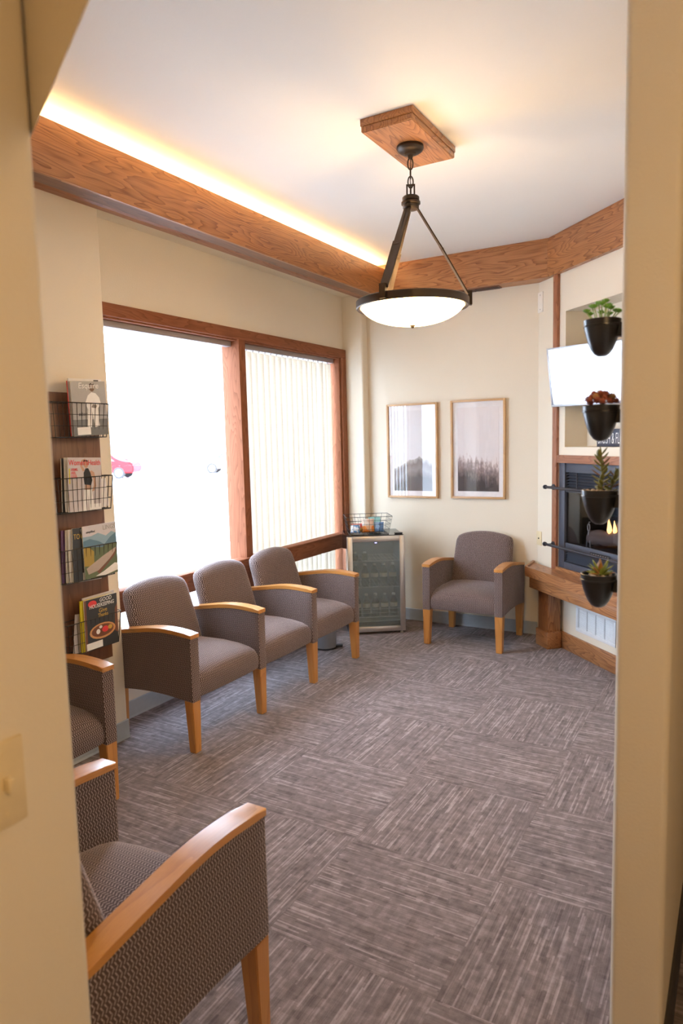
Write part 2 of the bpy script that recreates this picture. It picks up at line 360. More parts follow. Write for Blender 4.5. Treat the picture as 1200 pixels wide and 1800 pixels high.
def empty(name, loc=(0, 0, 0), rz=0, label=None, cat=None, group=None, kind=None):
    o = bpy.data.objects.new(name, None); COL.objects.link(o); o.location = loc; o.rotation_euler = (0, 0, rz); o.empty_display_size = .1
    return tag(o, label, cat, group, kind)
def tag(o, label=None, cat=None, group=None, kind=None):
    if label: o['label'] = label
    if cat: o['category'] = cat
    if group: o['group'] = group
    if kind: o['kind'] = kind
    return o
def struct(o, label=None): return tag(o, label, None, None, 'structure')
def copy_tree(o, parent=None):
    c = o.copy(); COL.objects.link(c); c.parent = parent
    for ch in list(o.children): copy_tree(ch, c)
    return c
def text_mesh(name, s, size, mat, parent, loc, xs=1.0, align='LEFT', rot=(PI/2, 0, 0), shear=0.0, bold=0.0):
    cu = bpy.data.curves.new(name, 'FONT'); cu.body = s; cu.size = size; cu.align_x = align; cu.shear = shear; cu.extrude = .0002; cu.offset = bold; cu.resolution_u = 3
    o = bpy.data.objects.new(name, cu); COL.objects.link(o)
    dg = bpy.context.evaluated_depsgraph_get()
    me = bpy.data.meshes.new_from_object(o.evaluated_get(dg)); bpy.data.objects.remove(o)
    me.transform(Matrix.Diagonal((xs, 1, 1, 1)))
    return link(name, me, mat, parent, loc, rot)

# ------------------------------------------------------------------ room shell
CZ = 3.13                     # ceiling
XW, XP, YB = -3.17, -2.97, 5.63
Y0R, Y1R = 2.63, 5.533        # window recess
floor = struct(box('floor', 'carpet_base', -3.5, 1.4, -2.0, 6.2, -.12, -.006), 'grey brown carpet tile floor laid in a quarter turn pattern')
meT = {}
bm = bmesh.new(); bx(bm, -.3049, .3049, -.3049, .3049, -.006, 0, 0, .0004, 1)
for a in 'xy':
    b2 = bm.copy(); o = fin(b2, 'carpet_tile', 'carpet_'+a, floor); meT[a] = o.data; bpy.data.objects.remove(o)
bm.free()
for i in range(-5, 3):
    for j in range(-5, 7):
        cx = -1.04 + .61*i; cy = 2.0425 + .61*j
        if cx < -3.5 or cx > 1.4 or cy < -1.7 or cy > 5.9: continue
        if cx - cy*0 > .6 and cy > 2.8: continue
        if cx + cy > 5.2: continue
        a = 'x' if (i+j) % 2 == 0 else 'y'
        o = bpy.data.objects.new('carpet_tile', meT[a]); COL.objects.link(o); o.parent = floor; o.location = (cx, cy, 0)
struct(box('ceiling', 'ceiling_paint', -3.5, 1.4, -2.0, 6.2, CZ, CZ+.15), 'smooth white painted ceiling')
# left wall with window recess
bm = bmesh.new()
bx(bm, -3.45, XW, Y0R, Y1R, 2.45, CZ)
bx(bm, -3.45, XW, Y0R, Y1R, 0, .30)
struct(fin(bm, 'wall_left', 'wall_paint'), 'cream painted wall above and below the window')
struct(box('wall_left_soffit', 'wall_paint', XW, XP, Y0R, Y1R, 2.925, CZ), 'cream soffit over the window recess')
for nm, ya, yb, lb in (('wall_left_near', .58, Y0R, 'cream pier carrying the magazine rack'), ('wall_left_far', Y1R, 5.75, 'narrow cream pier between window and back wall')):
  bm = bmesh.new(); bx(bm, -3.45, XP, ya, yb, 0, CZ)
  es = [e for e in bm.edges if all(abs(v.co.x-XP) < 1e-4 for v in e.verts) and (abs(e.verts[0].co.y-e.verts[1].co.y) < 1e-4) and any(abs(e.verts[0].co.y-q) < 1e-4 for q in (Y0R, Y1R)) and abs(e.verts[0].co.z-e.verts[1].co.z) > 2.9]
  bmesh.ops.bevel(bm, geom=es, offset=.016, segments=4, profile=.5, affect='EDGES')
  struct(fin(bm, nm, 'wall_paint', smooth=30), lb)
struct(box('wall_back', 'wall_paint', -3.2, -1.40, YB, YB+.12, 0, CZ), 'cream painted back wall')
# fireplace wall frame: local x = along wall, local -y = into the room, z up
FP = Vector((-1.49, 5.69, 0)); FR = -PI/4
def fp_empty(name, **k): return empty(name, FP, FR, **k)
bm = bmesh.new(); T = .5
NI = (.462, 1.328, 1.553, 2.555)      # niche s0,s1,z0,z1
FB = (.386, 1.404, .60, 1.433)        # fireplace hole
L1 = 1.84
for (s0, s1, z0, z1) in ((-.05, FB[0], 0, CZ), (FB[1], L1, 0, CZ), (FB[0], FB[1], 0, FB[2]), (FB[0], FB[1], FB[3], NI[2]), (FB[0], NI[0], NI[2], CZ), (NI[1], FB[1], NI[2], CZ), (NI[0], NI[1], NI[3], CZ)):
    bx(bm, s0, s1, 0, .30, z0, z1)
bx(bm, NI[0]-.02, NI[1]+.02, .19, .23, NI[2]-.02, NI[3]+.02)
bx(bm, -.05, L1, .30, .34, FB[3], CZ)
bmesh.ops.remove_doubles(bm, verts=bm.verts, dist=1e-5)
o = struct(fin(bm, 'wall_fireplace', 'wall_paint', loc=FP, rot=(0, 0, FR)), 'diagonal fireplace wall with a recessed television niche')
# right wall and corridor / hall shell
def wallbox(name, x0, x1, y0, y1, z0=0, z1=CZ, bev=.018, lab=None):
    bm = bmesh.new(); bx(bm, x0, x1, y0, y1, z0, z1)
    es = [e for e in bm.edges if abs(e.verts[0].co.z-e.verts[1].co.z) > 1]
    if bev: bmesh.ops.bevel(bm, geom=es, offset=bev, segments=5, profile=.5, affect='EDGES')
    return struct(fin(bm, name, 'wall_paint', smooth=30), lab)
wallbox('wall_right', -.255, -.13, 1.75, 4.46, lab='cream wall end with rounded corners at the right of the opening')
wallbox('wall_hall_left', -1.04, -.912, -2.0, .70, lab='cream hall wall with a rounded corner and light switch')
wallbox('wall_near', -3.3, -.95, .58, .70, bev=0, lab='cream wall behind the nearest armchair')
wallbox('wall_hall_right', 1.28, 1.40, -2.0, 3.3, bev=0); wallbox('wall_hall_back', -1.0, 1.4, -2.12, -2.0, bev=0); wallbox('wall_hall_end', -.13, 1.4, 3.2, 3.32, bev=0)
# header over the opening (runs back over the viewer)
hd_ = Vector((.89, -.458, 0)).normalized()
hdr = bmesh.new()
prism(hdr, [(0, 2.107), (.10, 2.33), (.10, CZ), (0, CZ)], -.06, 1.62, 'yz')
o = fin(hdr, 'wall_header', 'wall_paint', loc=(-.917, .698, 0), rot=(0, 0, math.atan2(hd_.y, hd_.x)))
struct(o, 'cream header over the opening')
# baseboards
def baseboard(name, p0, p1, n, mat='vinyl_base', h=.105):
    p0, p1, n = Vector(p0), Vector(p1), Vector(n)
    d = (p1-p0); L = d.length; ang = math.atan2(d.y, d.x)
    bm = bmesh.new(); side = 1 if (Vector((-d.y, d.x)).dot(n) > 0) else -1
    prism(bm, [(0, 0), (side*.012, 0), (side*.008, .012), (side*.006, h-.004), (0, h)], 0, L, 'yz')
    return struct(fin(bm, name, mat, loc=(p0.x, p0.y, .0005), rot=(0, 0, ang)), 'grey vinyl baseboard')
bbl = baseboard('baseboard_left', (XP, .7), (XP, Y0R), (1, 0)); 
baseboard('baseboard_recess', (XW, Y0R), (XW, Y1R), (1, 0)); baseboard('baseboard_recess_return', (XP, Y1R), (XW, Y1R), (0, -1)); baseboard('baseboard_pilaster_return', (XW, Y0R), (XP, Y0R), (0, 1))
baseboard('baseboard_back', (-2.97, YB), (-1.43, YB), (0, -1)); baseboard('baseboard_right_corridor', (-.13, 1.79), (-.13, 3.2), (1, 0), 'vinyl_dark', .13)
baseboard('baseboard_near', (-2.97, .70), (-.95, .70), (0, 1))

# ------------------------------------------------------------------ oak cove beam on the left wall
t1 = struct(empty('trim_1', (0, 0, 0)), 'long oak cove beam over the window with hidden light')
box('fascia_board', 'oak_y', -2.70, -2.682, .71, 5.468, 2.84, 3.083, t1, .002)
box('soffit_board', 'walnut_y', -2.80, -2.70, .71, 5.468, 2.845, 2.862, t1)
box('back_board', 'oak_y', -2.81, -2.79, .71, 5.468, 2.862, CZ, t1)
box('crown_strip', 'bamboo_y', -2.79, -2.768, .71, 5.468, 3.088, CZ-.001, t1, .002)
box('filler_board', 'walnut_y', XP, -2.81, .71, 5.468, 2.915, 2.93, t1)
bm = bmesh.new(); prism(bm, [(XP, 2.885), (-2.925, 2.885), (-2.905, 2.893), (-2.89, 2.915), (XP, 2.915)], .71, 5.62, 'xz')
fin(bm, 'cove_moulding', 'redoak_y', t1)
rl = box('rope_light', 'cove_tube', -2.766, -2.746, .80, 5.43, 3.065, 3.082, None, .004)
tag(rl, 'warm glowing strip light hidden behind the oak cove beam', 'light')
rl.location = (0, 0, 0)
# back fascia
t2 = struct(empty('trim_2'), 'oak fascia across the back wall with a supply vent below')
box('fascia_board', 'oak_x', -2.79, -1.318, 5.47, 5.488, 2.84, 3.10, t2)
box('crown_strip', 'oak_x', -2.79, -1.325, 5.474, 5.49, 3.10, CZ-.001, t2)
bm = bmesh.new(); prism(bm, [(-2.80, 5.488), (-1.33, 5.488), (-1.33, 5.53), (-1.43, 5.63), (-2.80, 5.63)], 2.84, 2.855, 'xy'); fin(bm, 'soffit_board', 'oak_x', t2)
vt = box('air_vent', 'walnut_x', -2.13, -1.72, 5.515, 5.605, 2.832, 2.841, t2)
box('vent_opening', 'black_matte', -2.12, -1.93, 5.525, 5.595, 2.829, 2.8325, vt); box('vent_opening', 'black_matte', -1.92, -1.73, 5.525, 5.595, 2.829, 2.8325, vt)
for k in range(24):
    x = -2.116 + k*.0163
    if abs(x+1.925) < .008: continue
    box('vent_bar', 'walnut_x', x, x+.004, 5.525, 5.595, 2.827, 2.8295, vt)
t3 = struct(fp_empty('trim_3'), 'oak fascia across the fireplace wall')
box('fascia_board', 'oak_x', .09, 1.82, -.04, -.0005, 2.84, 3.10, t3); box('crown_strip', 'oak_x', .075, 1.83, -.033, -.0005, 3.10, CZ-.001, t3)
# fireplace timber frame
t4 = struct(fp_empty('trim_4'), 'oak strips framing the niche and fireplace')
for s in (.328, 1.404):
    box('post_strip', 'redoak_z', s, s+.058, -.024, -.0005, .595, 2.84, t4, .002)
box('mantel_strip', 'redoak_x', .386, 1.404, -.022, -.0005, 1.433, 1.492, t4, .002)
box('lower_strip', 'oak_x', .386, 1.404, -.022, -.0005, .585, .628, t4, .002)
tag(struct(box('baseboard_fireplace', 'oak_x', .36, 1.43, -.02, -.0005, .0005, .13, None, .003, FP, (0, 0, FR))), 'oak baseboard under the fireplace')

# ------------------------------------------------------------------ window
w1 = struct(empty('window_1'), 'oak framed picture window in two bays with a chair-height rail')
box('head_casing', 'window_oak_y', XW, XW+.03, Y0R, Y1R, 2.383, 2.457, w1, .003)
box('head_stop', 'window_oak_y', -3.28, XW+.012, Y0R, Y1R, 2.372, 2.384, w1)
box('jamb_casing', 'window_oak_z', XW, XW+.03, 5.455, Y1R-.001, .25, 2.383, w1, .003); box('jamb_stop', 'window_oak_z', -3.28, XW+.014, 5.43, 5.456, .25, 2.383, w1, .002)
box('jamb_casing', 'window_oak_z', XW, XW+.03, Y0R+.001, Y0R+.07, .25, 2.383, w1, .003); box('jamb_stop', 'window_oak_z', -3.28, XW+.014, Y0R+.069, Y0R+.095, .25, 2.383, w1, .002)
box('mullion', 'window_oak_z', -3.30, -3.14, 3.985, 4.06, .25, 2.383, w1, .003)
box('chair_rail', 'window_oak_y', -3.19, -3.128, Y0R+.002, Y1R-.002, .668, .786, w1, .004); box('rail_cap', 'window_oak_y', -3.21, -3.118, Y0R+.002, Y1R-.002, .786, .80, w1, .003)
box('sill', 'window_oak_y', -3.30, -3.135, Y0R+.002, Y1R-.002, .25, .30, w1, .003)
for (a, b) in ((Y0R, 3.99), (4.05, Y1R)):
    box('sash_frame', 'steel_grey', -3.335, -3.305, a, b, .30, .335, w1); box('sash_frame', 'steel_grey', -3.335, -3.305, a, b, 2.36, 2.383, w1)
    box('glass_pane', 'window_glass', -3.322, -3.318, a, b, .335, 2.36, w1)
# blinds
def blind(label, ya, yb, closed, ys):
    b = empty('vertical_blind', (-3.235, (ya+yb)/2, 2.371), 0, label, 'blind')
    m = (ya+yb)/2
    box('headrail', 'grey_rail', -.02, .03, ya-m, yb-m, -.036, .0, b, .003)
    bm = bmesh.new()
    n = 5
    prof = [(-.0445+.089*i/n, .0075*(1-(2*i/n-1)**2)) for i in range(n+1)]
    a = [[bm.verts.new((x+dx, y, z)) for (y, x) in prof] for dx in (0, .0006) for z in (-1.93, -.045)]
    for i in range(n):
        bm.faces.new((a[0][i], a[0][i+1], a[1][i+1], a[1][i])); bm.faces.new((a[2][i], a[3][i], a[3][i+1], a[2][i+1]))
    o = fin(bm, 'slat', 'blind_fabric', b, smooth=True); me = o.data; bpy.data.objects.remove(o)
    bmc = bmesh.new(); bx(bmc, -.004, .004, -.006, .006, -.05, -.03); oc = fin(bmc, 'carrier', 'grey_rail', b); mc = oc.data; bpy.data.objects.remove(oc)
    for y, rz in ys:
        s = bpy.data.objects.new('slat', me); COL.objects.link(s); s.parent = b; s.location = (0, y-m, 0); s.rotation_euler = (0, 0, rz)
        c = bpy.data.objects.new('carrier', mc); COL.objects.link(c); c.parent = s
    return b
blind('open vertical blind pushed aside, only its grey headrail spans the left window bay', 2.73, 3.98, False, [(2.715+.009*i, PI/2*.97) for i in range(9)])
ys = []
y = 4.115
for i in range(17):
    ys.append((y, math.radians(-13+random.uniform(-6, 6) + (-24 if i == 14 else 0)))); y += .0775
blind('cream vertical blind drawn closed across the right window bay', 4.065, 5.42, True, ys)

# ------------------------------------------------------------------ armchairs
def cap_top(y):      # top line of the arm
    pts = [(-.325, .650), (-.28, .656), (-.2, .663), (-.12, .665), (-.03, .658), (.1, .638), (.2, .622), (.285, .606)]
    for (a, za), (b, zb) in zip(pts, pts[1:]):
        if y <= b: return za + (zb-za)*(y-a)/(b-a)
    return pts[-1][1]
def arm_parts(D):
    """D: y of the rear end"""
    ys = [-.32+(D+.32)*i/14 for i in range(15)]
    prof = [(y, cap_top(y)-.021) for y in ys]
    bot = [(y, .283-.013*(y+.32)/(D+.32)+.022*math.sin(PI*(y+.32)/(D+.32))**1.0) for y in ys[::-1]]
    bm = bmesh.new(); prism(bm, prof+bot, -.032, .032, 'yz')
    es = [e for e in bm.edges if abs(e.verts[0].co.x-e.verts[1].co.x) < 1e-5]
    bmesh.ops.bevel(bm, geom=es, offset=.004, segments=2, affect='EDGES', profile=.5)
    o = fin(bm, 'arm_panel', 'fabric', None, smooth=35); pm = o.data; bpy.data.objects.remove(o)
    bm = bmesh.new(); y2 = [-.326]+ys[1:]; y2[-1] = D+.004
    prism(bm, [(y, cap_top(y)) for y in y2]+[(y, cap_top(y)-.022) for y in y2[::-1]], -.0345, .0345, 'yz')
    es = [e for e in bm.edges if abs(e.verts[0].co.x-e.verts[1].co.x) < 1e-5]
    bmesh.ops.bevel(bm, geom=es, offset=.005, segments=3, affect='EDGES', profile=.5)
    o = fin(bm, 'arm_cap', 'honey_y', None, smooth=40); cm = o.data; bpy.data.objects.remove(o)
    return pm, cm
def leg_mesh(y0, y1, inner, ztop, dy=0.):
    bm = bmesh.new()
    t = [(-.0315, y0), (.0315, y0), (.0315, y1), (-.0315, y1)]
    if inner > 0: b = [(-.0255, y0), (.0205, y0), (.0205, y1-.016), (-.0255, y1-.016)]
    else: b = [(-.0205, y0), (.0255, y0), (.0255, y1-.016), (-.0205, y1-.016)]
    A = [bm.verts.new((x, y+dy, 0.0005)) for x, y in b]; Bq = [bm.verts.new((x, y, ztop)) for x, y in t]
    bm.faces.new(A[::-1]); bm.faces.new(Bq)
    for i in range(4): bm.faces.new((A[i], A[(i+1) % 4], Bq[(i+1) % 4], Bq[i]))
    bmesh.ops.bevel(bm, geom=list(bm.edges), offset=.003, segments=2, affect='EDGES')
    o = fin(bm, 'leg', 'honey_z', None, smooth=40); m = o.data; bpy.data.objects.remove(o); return m
def seat_mesh(D):
    W2 = .2605; bm = bmesh.new(); yr = D-.13
    prof = [(yr, .30), (-.29, .287), (-.305, .292), (-.312, .31), (-.316, .34), (-.314, .375), (-.302, .402), (-.28, .420), (-.24, .434), (-.17, .446), (-.06, .452), (yr, .448)]
    xs = [-1, -.985, -.94, -.85, -.6, -.3, 0, .3, .6, .85, .94, .985, 1]
    R = []
    for u in xs:
        e = (1-abs(u)**9)
        ring = []
        for (y, z) in prof:
            zz = z
            if z > .33: zz = z + .016*(1-u*u) - .014*(1-e)
            yy = y - (.006*(1-u*u)-.004*(1-e) if y < -.28 else 0)
            ring.append(bm.verts.new((u*W2, yy, zz)))
        R.append(ring)
    n = len(prof)
    for a, b in zip(R, R[1:]):
        for i in range(n): bm.faces.new((a[i], b[i], b[(i+1) % n], a[(i+1) % n]))
    bm.faces.new(R[0]); bm.faces.new(R[-1][::-1])
    o = fin(bm, 'seat', 'fabric', None, smooth=50); m = o.data; bpy.data.objects.remove(o); return m
def back_mesh(D):
    bm = bmesh.new(); NU, NV = 18, 16
    def cvt(u, v, side):
        hw = .262 - .018*v
        if v > .85: hw -= .014*((v-.85)/.15)**3
        x = u*hw
        ztop = .858 - .040*abs(u)**2.0 - .010*abs(u)**10
        z = .36 + (ztop-.36)*v
        th = (max(0, 1-abs(u)**10))**.5*(max(0, 1-abs(2*v-1)**12))**.5
        yc = (D-.155) + .125*v**1.15
        y = yc + side*.050*th - (.012*(1-u*u)*(math.sin(PI*min(1, v*1.05))) if side < 0 else 0)*th
        return (x, y, z)
    fr = [[None]*(NV+1) for _ in range(NU+1)]; bk = [[None]*(NV+1) for _ in range(NU+1)]
    us = [math.copysign(1-(1-abs(t))**1.7, t) for t in [2*i/NU-1 for i in range(NU+1)]]
    vs = [.5+.5*math.copysign(1-(1-abs(t))**1.7, t) for t in [2*j/NV-1 for j in range(NV+1)]]
    for i in range(NU+1):
        for j in range(NV+1):
            fr[i][j] = bm.verts.new(cvt(us[i], vs[j], -1))
            bk[i][j] = fr[i][j] if i in (0, NU) or j in (0, NV) else bm.verts.new(cvt(us[i], vs[j], 1))
    for i in range(NU):
        for j in range(NV):
            bm.faces.new((fr[i][j], fr[i+1][j], fr[i+1][j+1], fr[i][j+1]))
            bm.faces.new((bk[i][j], bk[i][j+1], bk[i+1][j+1], bk[i+1][j]))
    o = fin(bm, 'backrest', 'fabric', None, smooth=60); m = o.data; bpy.data.objects.remove(o); return m
def chair_set(D):
    pm, cm = arm_parts(D)
    return dict(pm=pm, cm=cm, fl=leg_mesh(-.318, -.258, 1, .286), fr=leg_mesh(-.318, -.258, -1, .286),
                rl=leg_mesh(D-.058, D-.002, 1, .275, .0), rr=leg_mesh(D-.058, D-.002, -1, .275, .0), seat=seat_mesh(D), back=back_mesh(D))
def put(name, me, parent, loc):
    o = bpy.data.objects.new(name, me); COL.objects.link(o); o.parent = parent; o.location = loc; return o
PITCH = .588
def make_chair(cs, n, label, cat, loc, rz, group=None, pitch=PITCH):
    t = empty('armchair' if n == 1 else 'tandem_seating', loc, rz, label, cat, group)
    for k in range(n+1):
        x = (k-n/2)*pitch; last = k == n
        a = put('arm_panel', cs['pm'], t, (x, 0, 0)); put('arm_cap', cs['cm'], t, (x, 0, 0))
        put('leg', cs['fr' if last else 'fl'], t, (x, 0, 0)); put('leg', cs['rr' if last else 'rl'], t, (x, 0, 0))
    for k in range(n):
        x = (k-n/2+.5)*pitch
        put('seat', cs['seat'], t, (x, 0, 0)); put('backrest', cs['back'], t, (x, 0, 0))
    return t
CS = chair_set(.285); CS2 = chair_set(.165)
GRP = 'brown patterned waiting room armchairs'
make_chair(CS, 1, 'brown patterned armchair standing under the two framed pictures', 'armchair', (-1.852, 5.305, 0), 0, GRP)
make_chair(CS, 1, 'nearest brown patterned armchair seen side on behind the light switch wall', 'armchair', (-1.426, 1.11, 0), PI, GRP)
make_chair(CS2, 1, 'brown patterned armchair in the corner below the magazine rack', 'armchair', (-2.795, 1.797, 0), PI/2, GRP)
make_chair(CS, 3, 'row of three joined brown patterned seats with shared arms under the window', 'seating', (-2.79, 3.547, 0), PI/2, None, .591)

# ------------------------------------------------------------------ pendant lamp
LX, LY = -1.455, 3.25
lamp = empty('pendant_lamp', (LX, LY, 2.31), 0, 'bronze pendant lamp with glowing white glass bowl hanging from the ceiling', 'lamp')
z0 = -2.31
mb = box('mounting_block', 'oak_y', -.130, .130, -.262, .262, 3.073+z0, 3.098+z0, lamp, .002)
box('block_layer', 'oak_y', -.134, .134, -.266, .266, 3.098+z0, CZ-.0005+z0, mb, .003); box('block_layer', 'oak_y', -.126, .126, -.258, .258, 3.070+z0, 3.074+z0, mb)
bm = bmesh.new(); lathe(bm, [(0, 3.0695), (.066, 3.0695), (.067, 3.058), (.060, 3.047), (.046, 3.038), (.030, 3.035), (.028, 3.030), (.014, 3.027), (.010, 3.012), (0, 3.010)], 32)
fin(bm, 'canopy', 'bronze', lamp, (0, 0, z0), smooth=35)
def link_mesh(L, Wd, r):
    bm = bmesh.new(); pts = []
    for k in range(16):
        a = 2*PI*k/16; pts.append((Wd/2*math.cos(a), 0, (L/2)*math.sin(a)))
    tube(bm, pts, r, 6, True); o = fin(bm, 'chain_link', 'bronze', None, smooth=True); m = o.data; bpy.data.objects.remove(o); return m
lm = link_mesh(.056, .026, .0034)
for k in range(4):
    o = put('chain_link', lm, lamp, (0, 0, 2.988-.043*k+z0)); o.rotation_euler = (0, 0, .5 + (PI/2 if k % 2 else 0))
bm = bmesh.new(); tube(bm, [(.003*math.sin(k*1.3), .003*math.cos(k*1.7), 3.01-.024*k) for k in range(8)], .002, 5); fin(bm, 'cord', 'bronze', lamp, (0, 0, z0))
bm = bmesh.new()
for x in (-.022, .014): bx(bm, x, x+.008, -.004, .004, 2.82, 2.892)
bx(bm, -.022, .022, -.004, .004, 2.884, 2.892); fin(bm, 'loop', 'bronze', lamp, (0, 0, z0), (0, 0, .42))
bm = bmesh.new(); lathe(bm, [(0, 2.835), (.036, 2.835), (.042, 2.829), (.042, 2.815), (.038, 2.811), (.047, 2.807), (.047, 2.797), (.039, 2.794), (.040, 2.780), (.034, 2.772), (.020, 2.768), (0, 2.768)], 28); fin(bm, 'hub', 'bronze', lamp, (0, 0, z0), smooth=30)
bm = bmesh.new(); lathe(bm, [(.262, 2.300), (.278, 2.296), (.282, 2.300), (.282, 2.332), (.278, 2.336), (.262, 2.336)], 72, close=True); fin(bm, 'ring', 'bronze', lamp, (0, 0, z0), smooth=30)
bm = bmesh.new(); pr = []
for k in range(15):
    a = PI/2*k/14; pr.append((.262*math.cos(a)**.9 if k < 14 else 0, 2.318-.105*math.sin(a)**1.15))
pr2 = [(max(0, r-.004) if r > 0 else 0, z+.004) for r, z in pr[::-1]]
lathe(bm, pr, 64); gb = fin(bm, 'glass_bowl', 'bowl_glass', lamp, (0, 0, z0), smooth=60)
bm = bmesh.new(); lathe(bm, pr2, 64); fin(bm, 'bowl_glow_block', 'white_plastic', gb, smooth=60)  # added unlit inner shell, keeps the bowl's own glow off the ceiling
bm = bmesh.new(); lathe(bm, [(0, 2.214), (.014, 2.214), (.015, 2.209), (.009, 2.206), (.009, 2.203), (.005, 2.199), (0, 2.198)], 16); fin(bm, 'finial', 'bronze', lamp, (0, 0, z0), smooth=30)
az0 = math.radians(26)
for k in range(3):
    a = az0 + 2*PI*k/3
    # arm in local xz plane
    bm = bmesh.new()
    def bar(p, q, w, h):
        p, q = Vector(p), Vector(q); d = (q-p); L = d.length; d.normalize()
        m = Matrix.Translation((p+q)/2) @ d.to_track_quat('X', 'Y').to_matrix().to_4x4() @ Matrix.Diagonal((L, w, h, 1))
        bmesh.ops.create_cube(bm, size=1, matrix=m)
    P0, P1, P2 = (.026, 0, 2.785), (.152, 0, 2.575), (.278, 0, 2.352)
    for s in (-.0065, .0065): bar((P0[0], s, P0[2]), (P1[0], s, P1[2]), .006, .024)
    for s in (-.0105, .0105): bar((P1[0]-.012, s, P1[2]+.02), (P2[0], s, P2[2]), .006, .026)
    arm = fin(bm, 'arm', 'bronze', lamp, (0, 0, z0), (0, 0, a))
    bm = bmesh.new(); bx(bm, .274, .296, -.016, .016, 2.302, 2.37); fin(bm, 'bracket', 'bronze', arm)
    bm = bmesh.new(); tube(bm, [(P1[0], -.016, P1[2]), (P1[0], .016, P1[2])], .006, 8); fin(bm, 'pivot_pin', 'bronze', arm)
ld = bpy.data.lights.new('pendant_bulb', 'POINT'); ld.energy = 18; ld.color = (1.0, .64, .29); ld.shadow_soft_size = .06
lo = bpy.data.objects.new('pendant_bulb', ld); COL.objects.link(lo); lo.location = (LX, LY, 2.40)

# ------------------------------------------------------------------ framed pictures
def picture(label, x0, x1, z0, z1, prn):
    p = empty('framed_picture', ((x0+x1)/2, YB, (z0+z1)/2), 0, label, 'picture', 'framed misty landscape prints')
    w, h = (x1-x0)/2, (z1-z0)/2; f = .017; d = .032
    box('frame_side', 'bamboo_z', -w, -w+f, -d, -.001, -h, h, p, .001); box('frame_side', 'bamboo_z', w-f, w, -d, -.001, -h, h, p, .001)
    box('frame_rail', 'bamboo_x', -w+f, w-f, -d, -.001, h-f, h, p, .001); box('frame_rail', 'bamboo_x', -w+f, w-f, -d, -.001, -h, -h+f, p, .001)
    box('mat_board', 'mat_board', -w+f, w-f, -.010, -.002, -h+f, h-f, p)
    box('print', prn, -w+.058, w-.058, -.0115, -.0102, -h+.062, h-.062, p)
    box('glazing', 'picture_glass', -w+f, w-f, -.020, -.018, -h+f, h-f, p)
picture('oak framed misty mountain print, left of the pair on the back wall', -2.775, -2.29, 1.118, 1.951, 'print_mountain')
picture('oak framed misty forest print, right of the pair on the back wall', -2.168, -1.692, 1.123, 1.956, 'print_forest')

# ------------------------------------------------------------------ drinks fridge
FA = math.radians(35.7); fo = Vector((-2.825, 4.925, 0))
fr = empty('drinks_fridge', fo, FA, 'glass door drinks fridge in the corner with steel framed door', 'fridge')
FW, FD, FH = .485, .43, .842
bm = bmesh.new(); t = .03
bx(bm, 0, t, .04, FD, .02, FH); bx(bm, FW-t, FW, .04, FD, .02, FH); bx(bm, t, FW-t, .04, FD, .02, .02+t+.05); bx(bm, t, FW-t, .04, FD, FH-t, FH); bx(bm, t, FW-t, FD-t, FD, .1, FH-t)
fin(bm, 'cabinet', 'black_gloss', fr)
bm = bmesh.new(); e = .002
bx(bm, t, t+e, .045, FD-t, .1, FH-t); bx(bm, FW-t-e, FW-t, .045, FD-t, .1, FH-t); bx(bm, t, FW-t, FD-t-e, FD-t, .1, FH-t); bx(bm, t, FW-t, .045, FD-t, .1, .1+e); bx(bm, t, FW-t, .045, FD-t, FH-t-e, FH-t); fin(bm, 'liner', 'fridge_liner', fr)
fm = .044
box('door_stile', 'stainless', 0, fm, 0, .036, .022, FH-.004, fr, .003); box('door_stile', 'stainless', FW-fm, FW, 0, .036, .022, FH-.004, fr, .003)
box('door_rail', 'stainless', fm, FW-fm, .0005, .036, FH-.004-fm, FH-.004, fr, .003); box('door_rail', 'stainless', fm, FW-fm, .0005, .036, .022, .022+fm, fr, .003)
box('door_glass', 'fridge_glass', fm, FW-fm, .010, .014, .022+fm, FH-.004-fm, fr)
box('led_light', 'led_blue', FW*.5-.01, FW*.5+.008, .0085, .0099, FH-.062, FH-.056, fr)
for x in (.03, FW-.03):
    for y in (.03, FD-.04):
        bm = bmesh.new(); lathe(bm, [(0, .0005), (.014, .0005), (.014, .008), (.009, .010), (.009, .022), (0, .022)], 14, x, y); fin(bm, 'foot', 'white_plastic', fr, smooth=30)
def wshelf(z, front):
    bm = bmesh.new()
    for k in range(14): tube(bm, [(.035+k*(FW-.07)/13, .06, z), (.035+k*(FW-.07)/13, FD-.04, z)], .0016, 4)
    for y in (.06, .2, FD-.04): tube(bm, [(.032, y, z), (FW-.032, y, z)], .0028, 5)
    if front:
        for zz in (.035, .07): tube(bm, [(.034, .057, z+zz), (FW-.034, .057, z+zz)], .002, 5)
    fin(bm, 'wire_shelf', 'white_wire', fr)
wshelf(.62, False); wshelf(.395, False); wshelf(.135, True)
bb = bmesh.new(); lathe(bb, [(0, .001), (.029, .001), (.032, .006), (.032, .05), (.030, .055), (.032, .06), (.032, .115), (.030, .128), (.018, .158), (.0125, .168), (.0125, .178), (0, .178)], 16)
ob = fin(bb, 'body', 'bottle_plastic', None, smooth=40); bme = ob.data; bpy.data.objects.remove(ob)
bb = bmesh.new(); lathe(bb, [(.0325, .078), (.0328, .079), (.0328, .112), (.0325, .113)], 16); ob = fin(bb, 'label_band', 'plastic_bottle_label', None, smooth=40); lme = ob.data; bpy.data.objects.remove(ob)
bb = bmesh.new(); lathe(bb, [(0, .178), (.0145, .178), (.0145, .192), (0, .193)], 14); ob = fin(bb, 'cap', 'white_plastic', None, smooth=40); kme = ob.data; bpy.data.objects.remove(ob)
Rm = Matrix.Rotation(FA, 4, 'Z')
ORD = ('leftmost', 'second from left', 'middle', 'second from right', 'rightmost')
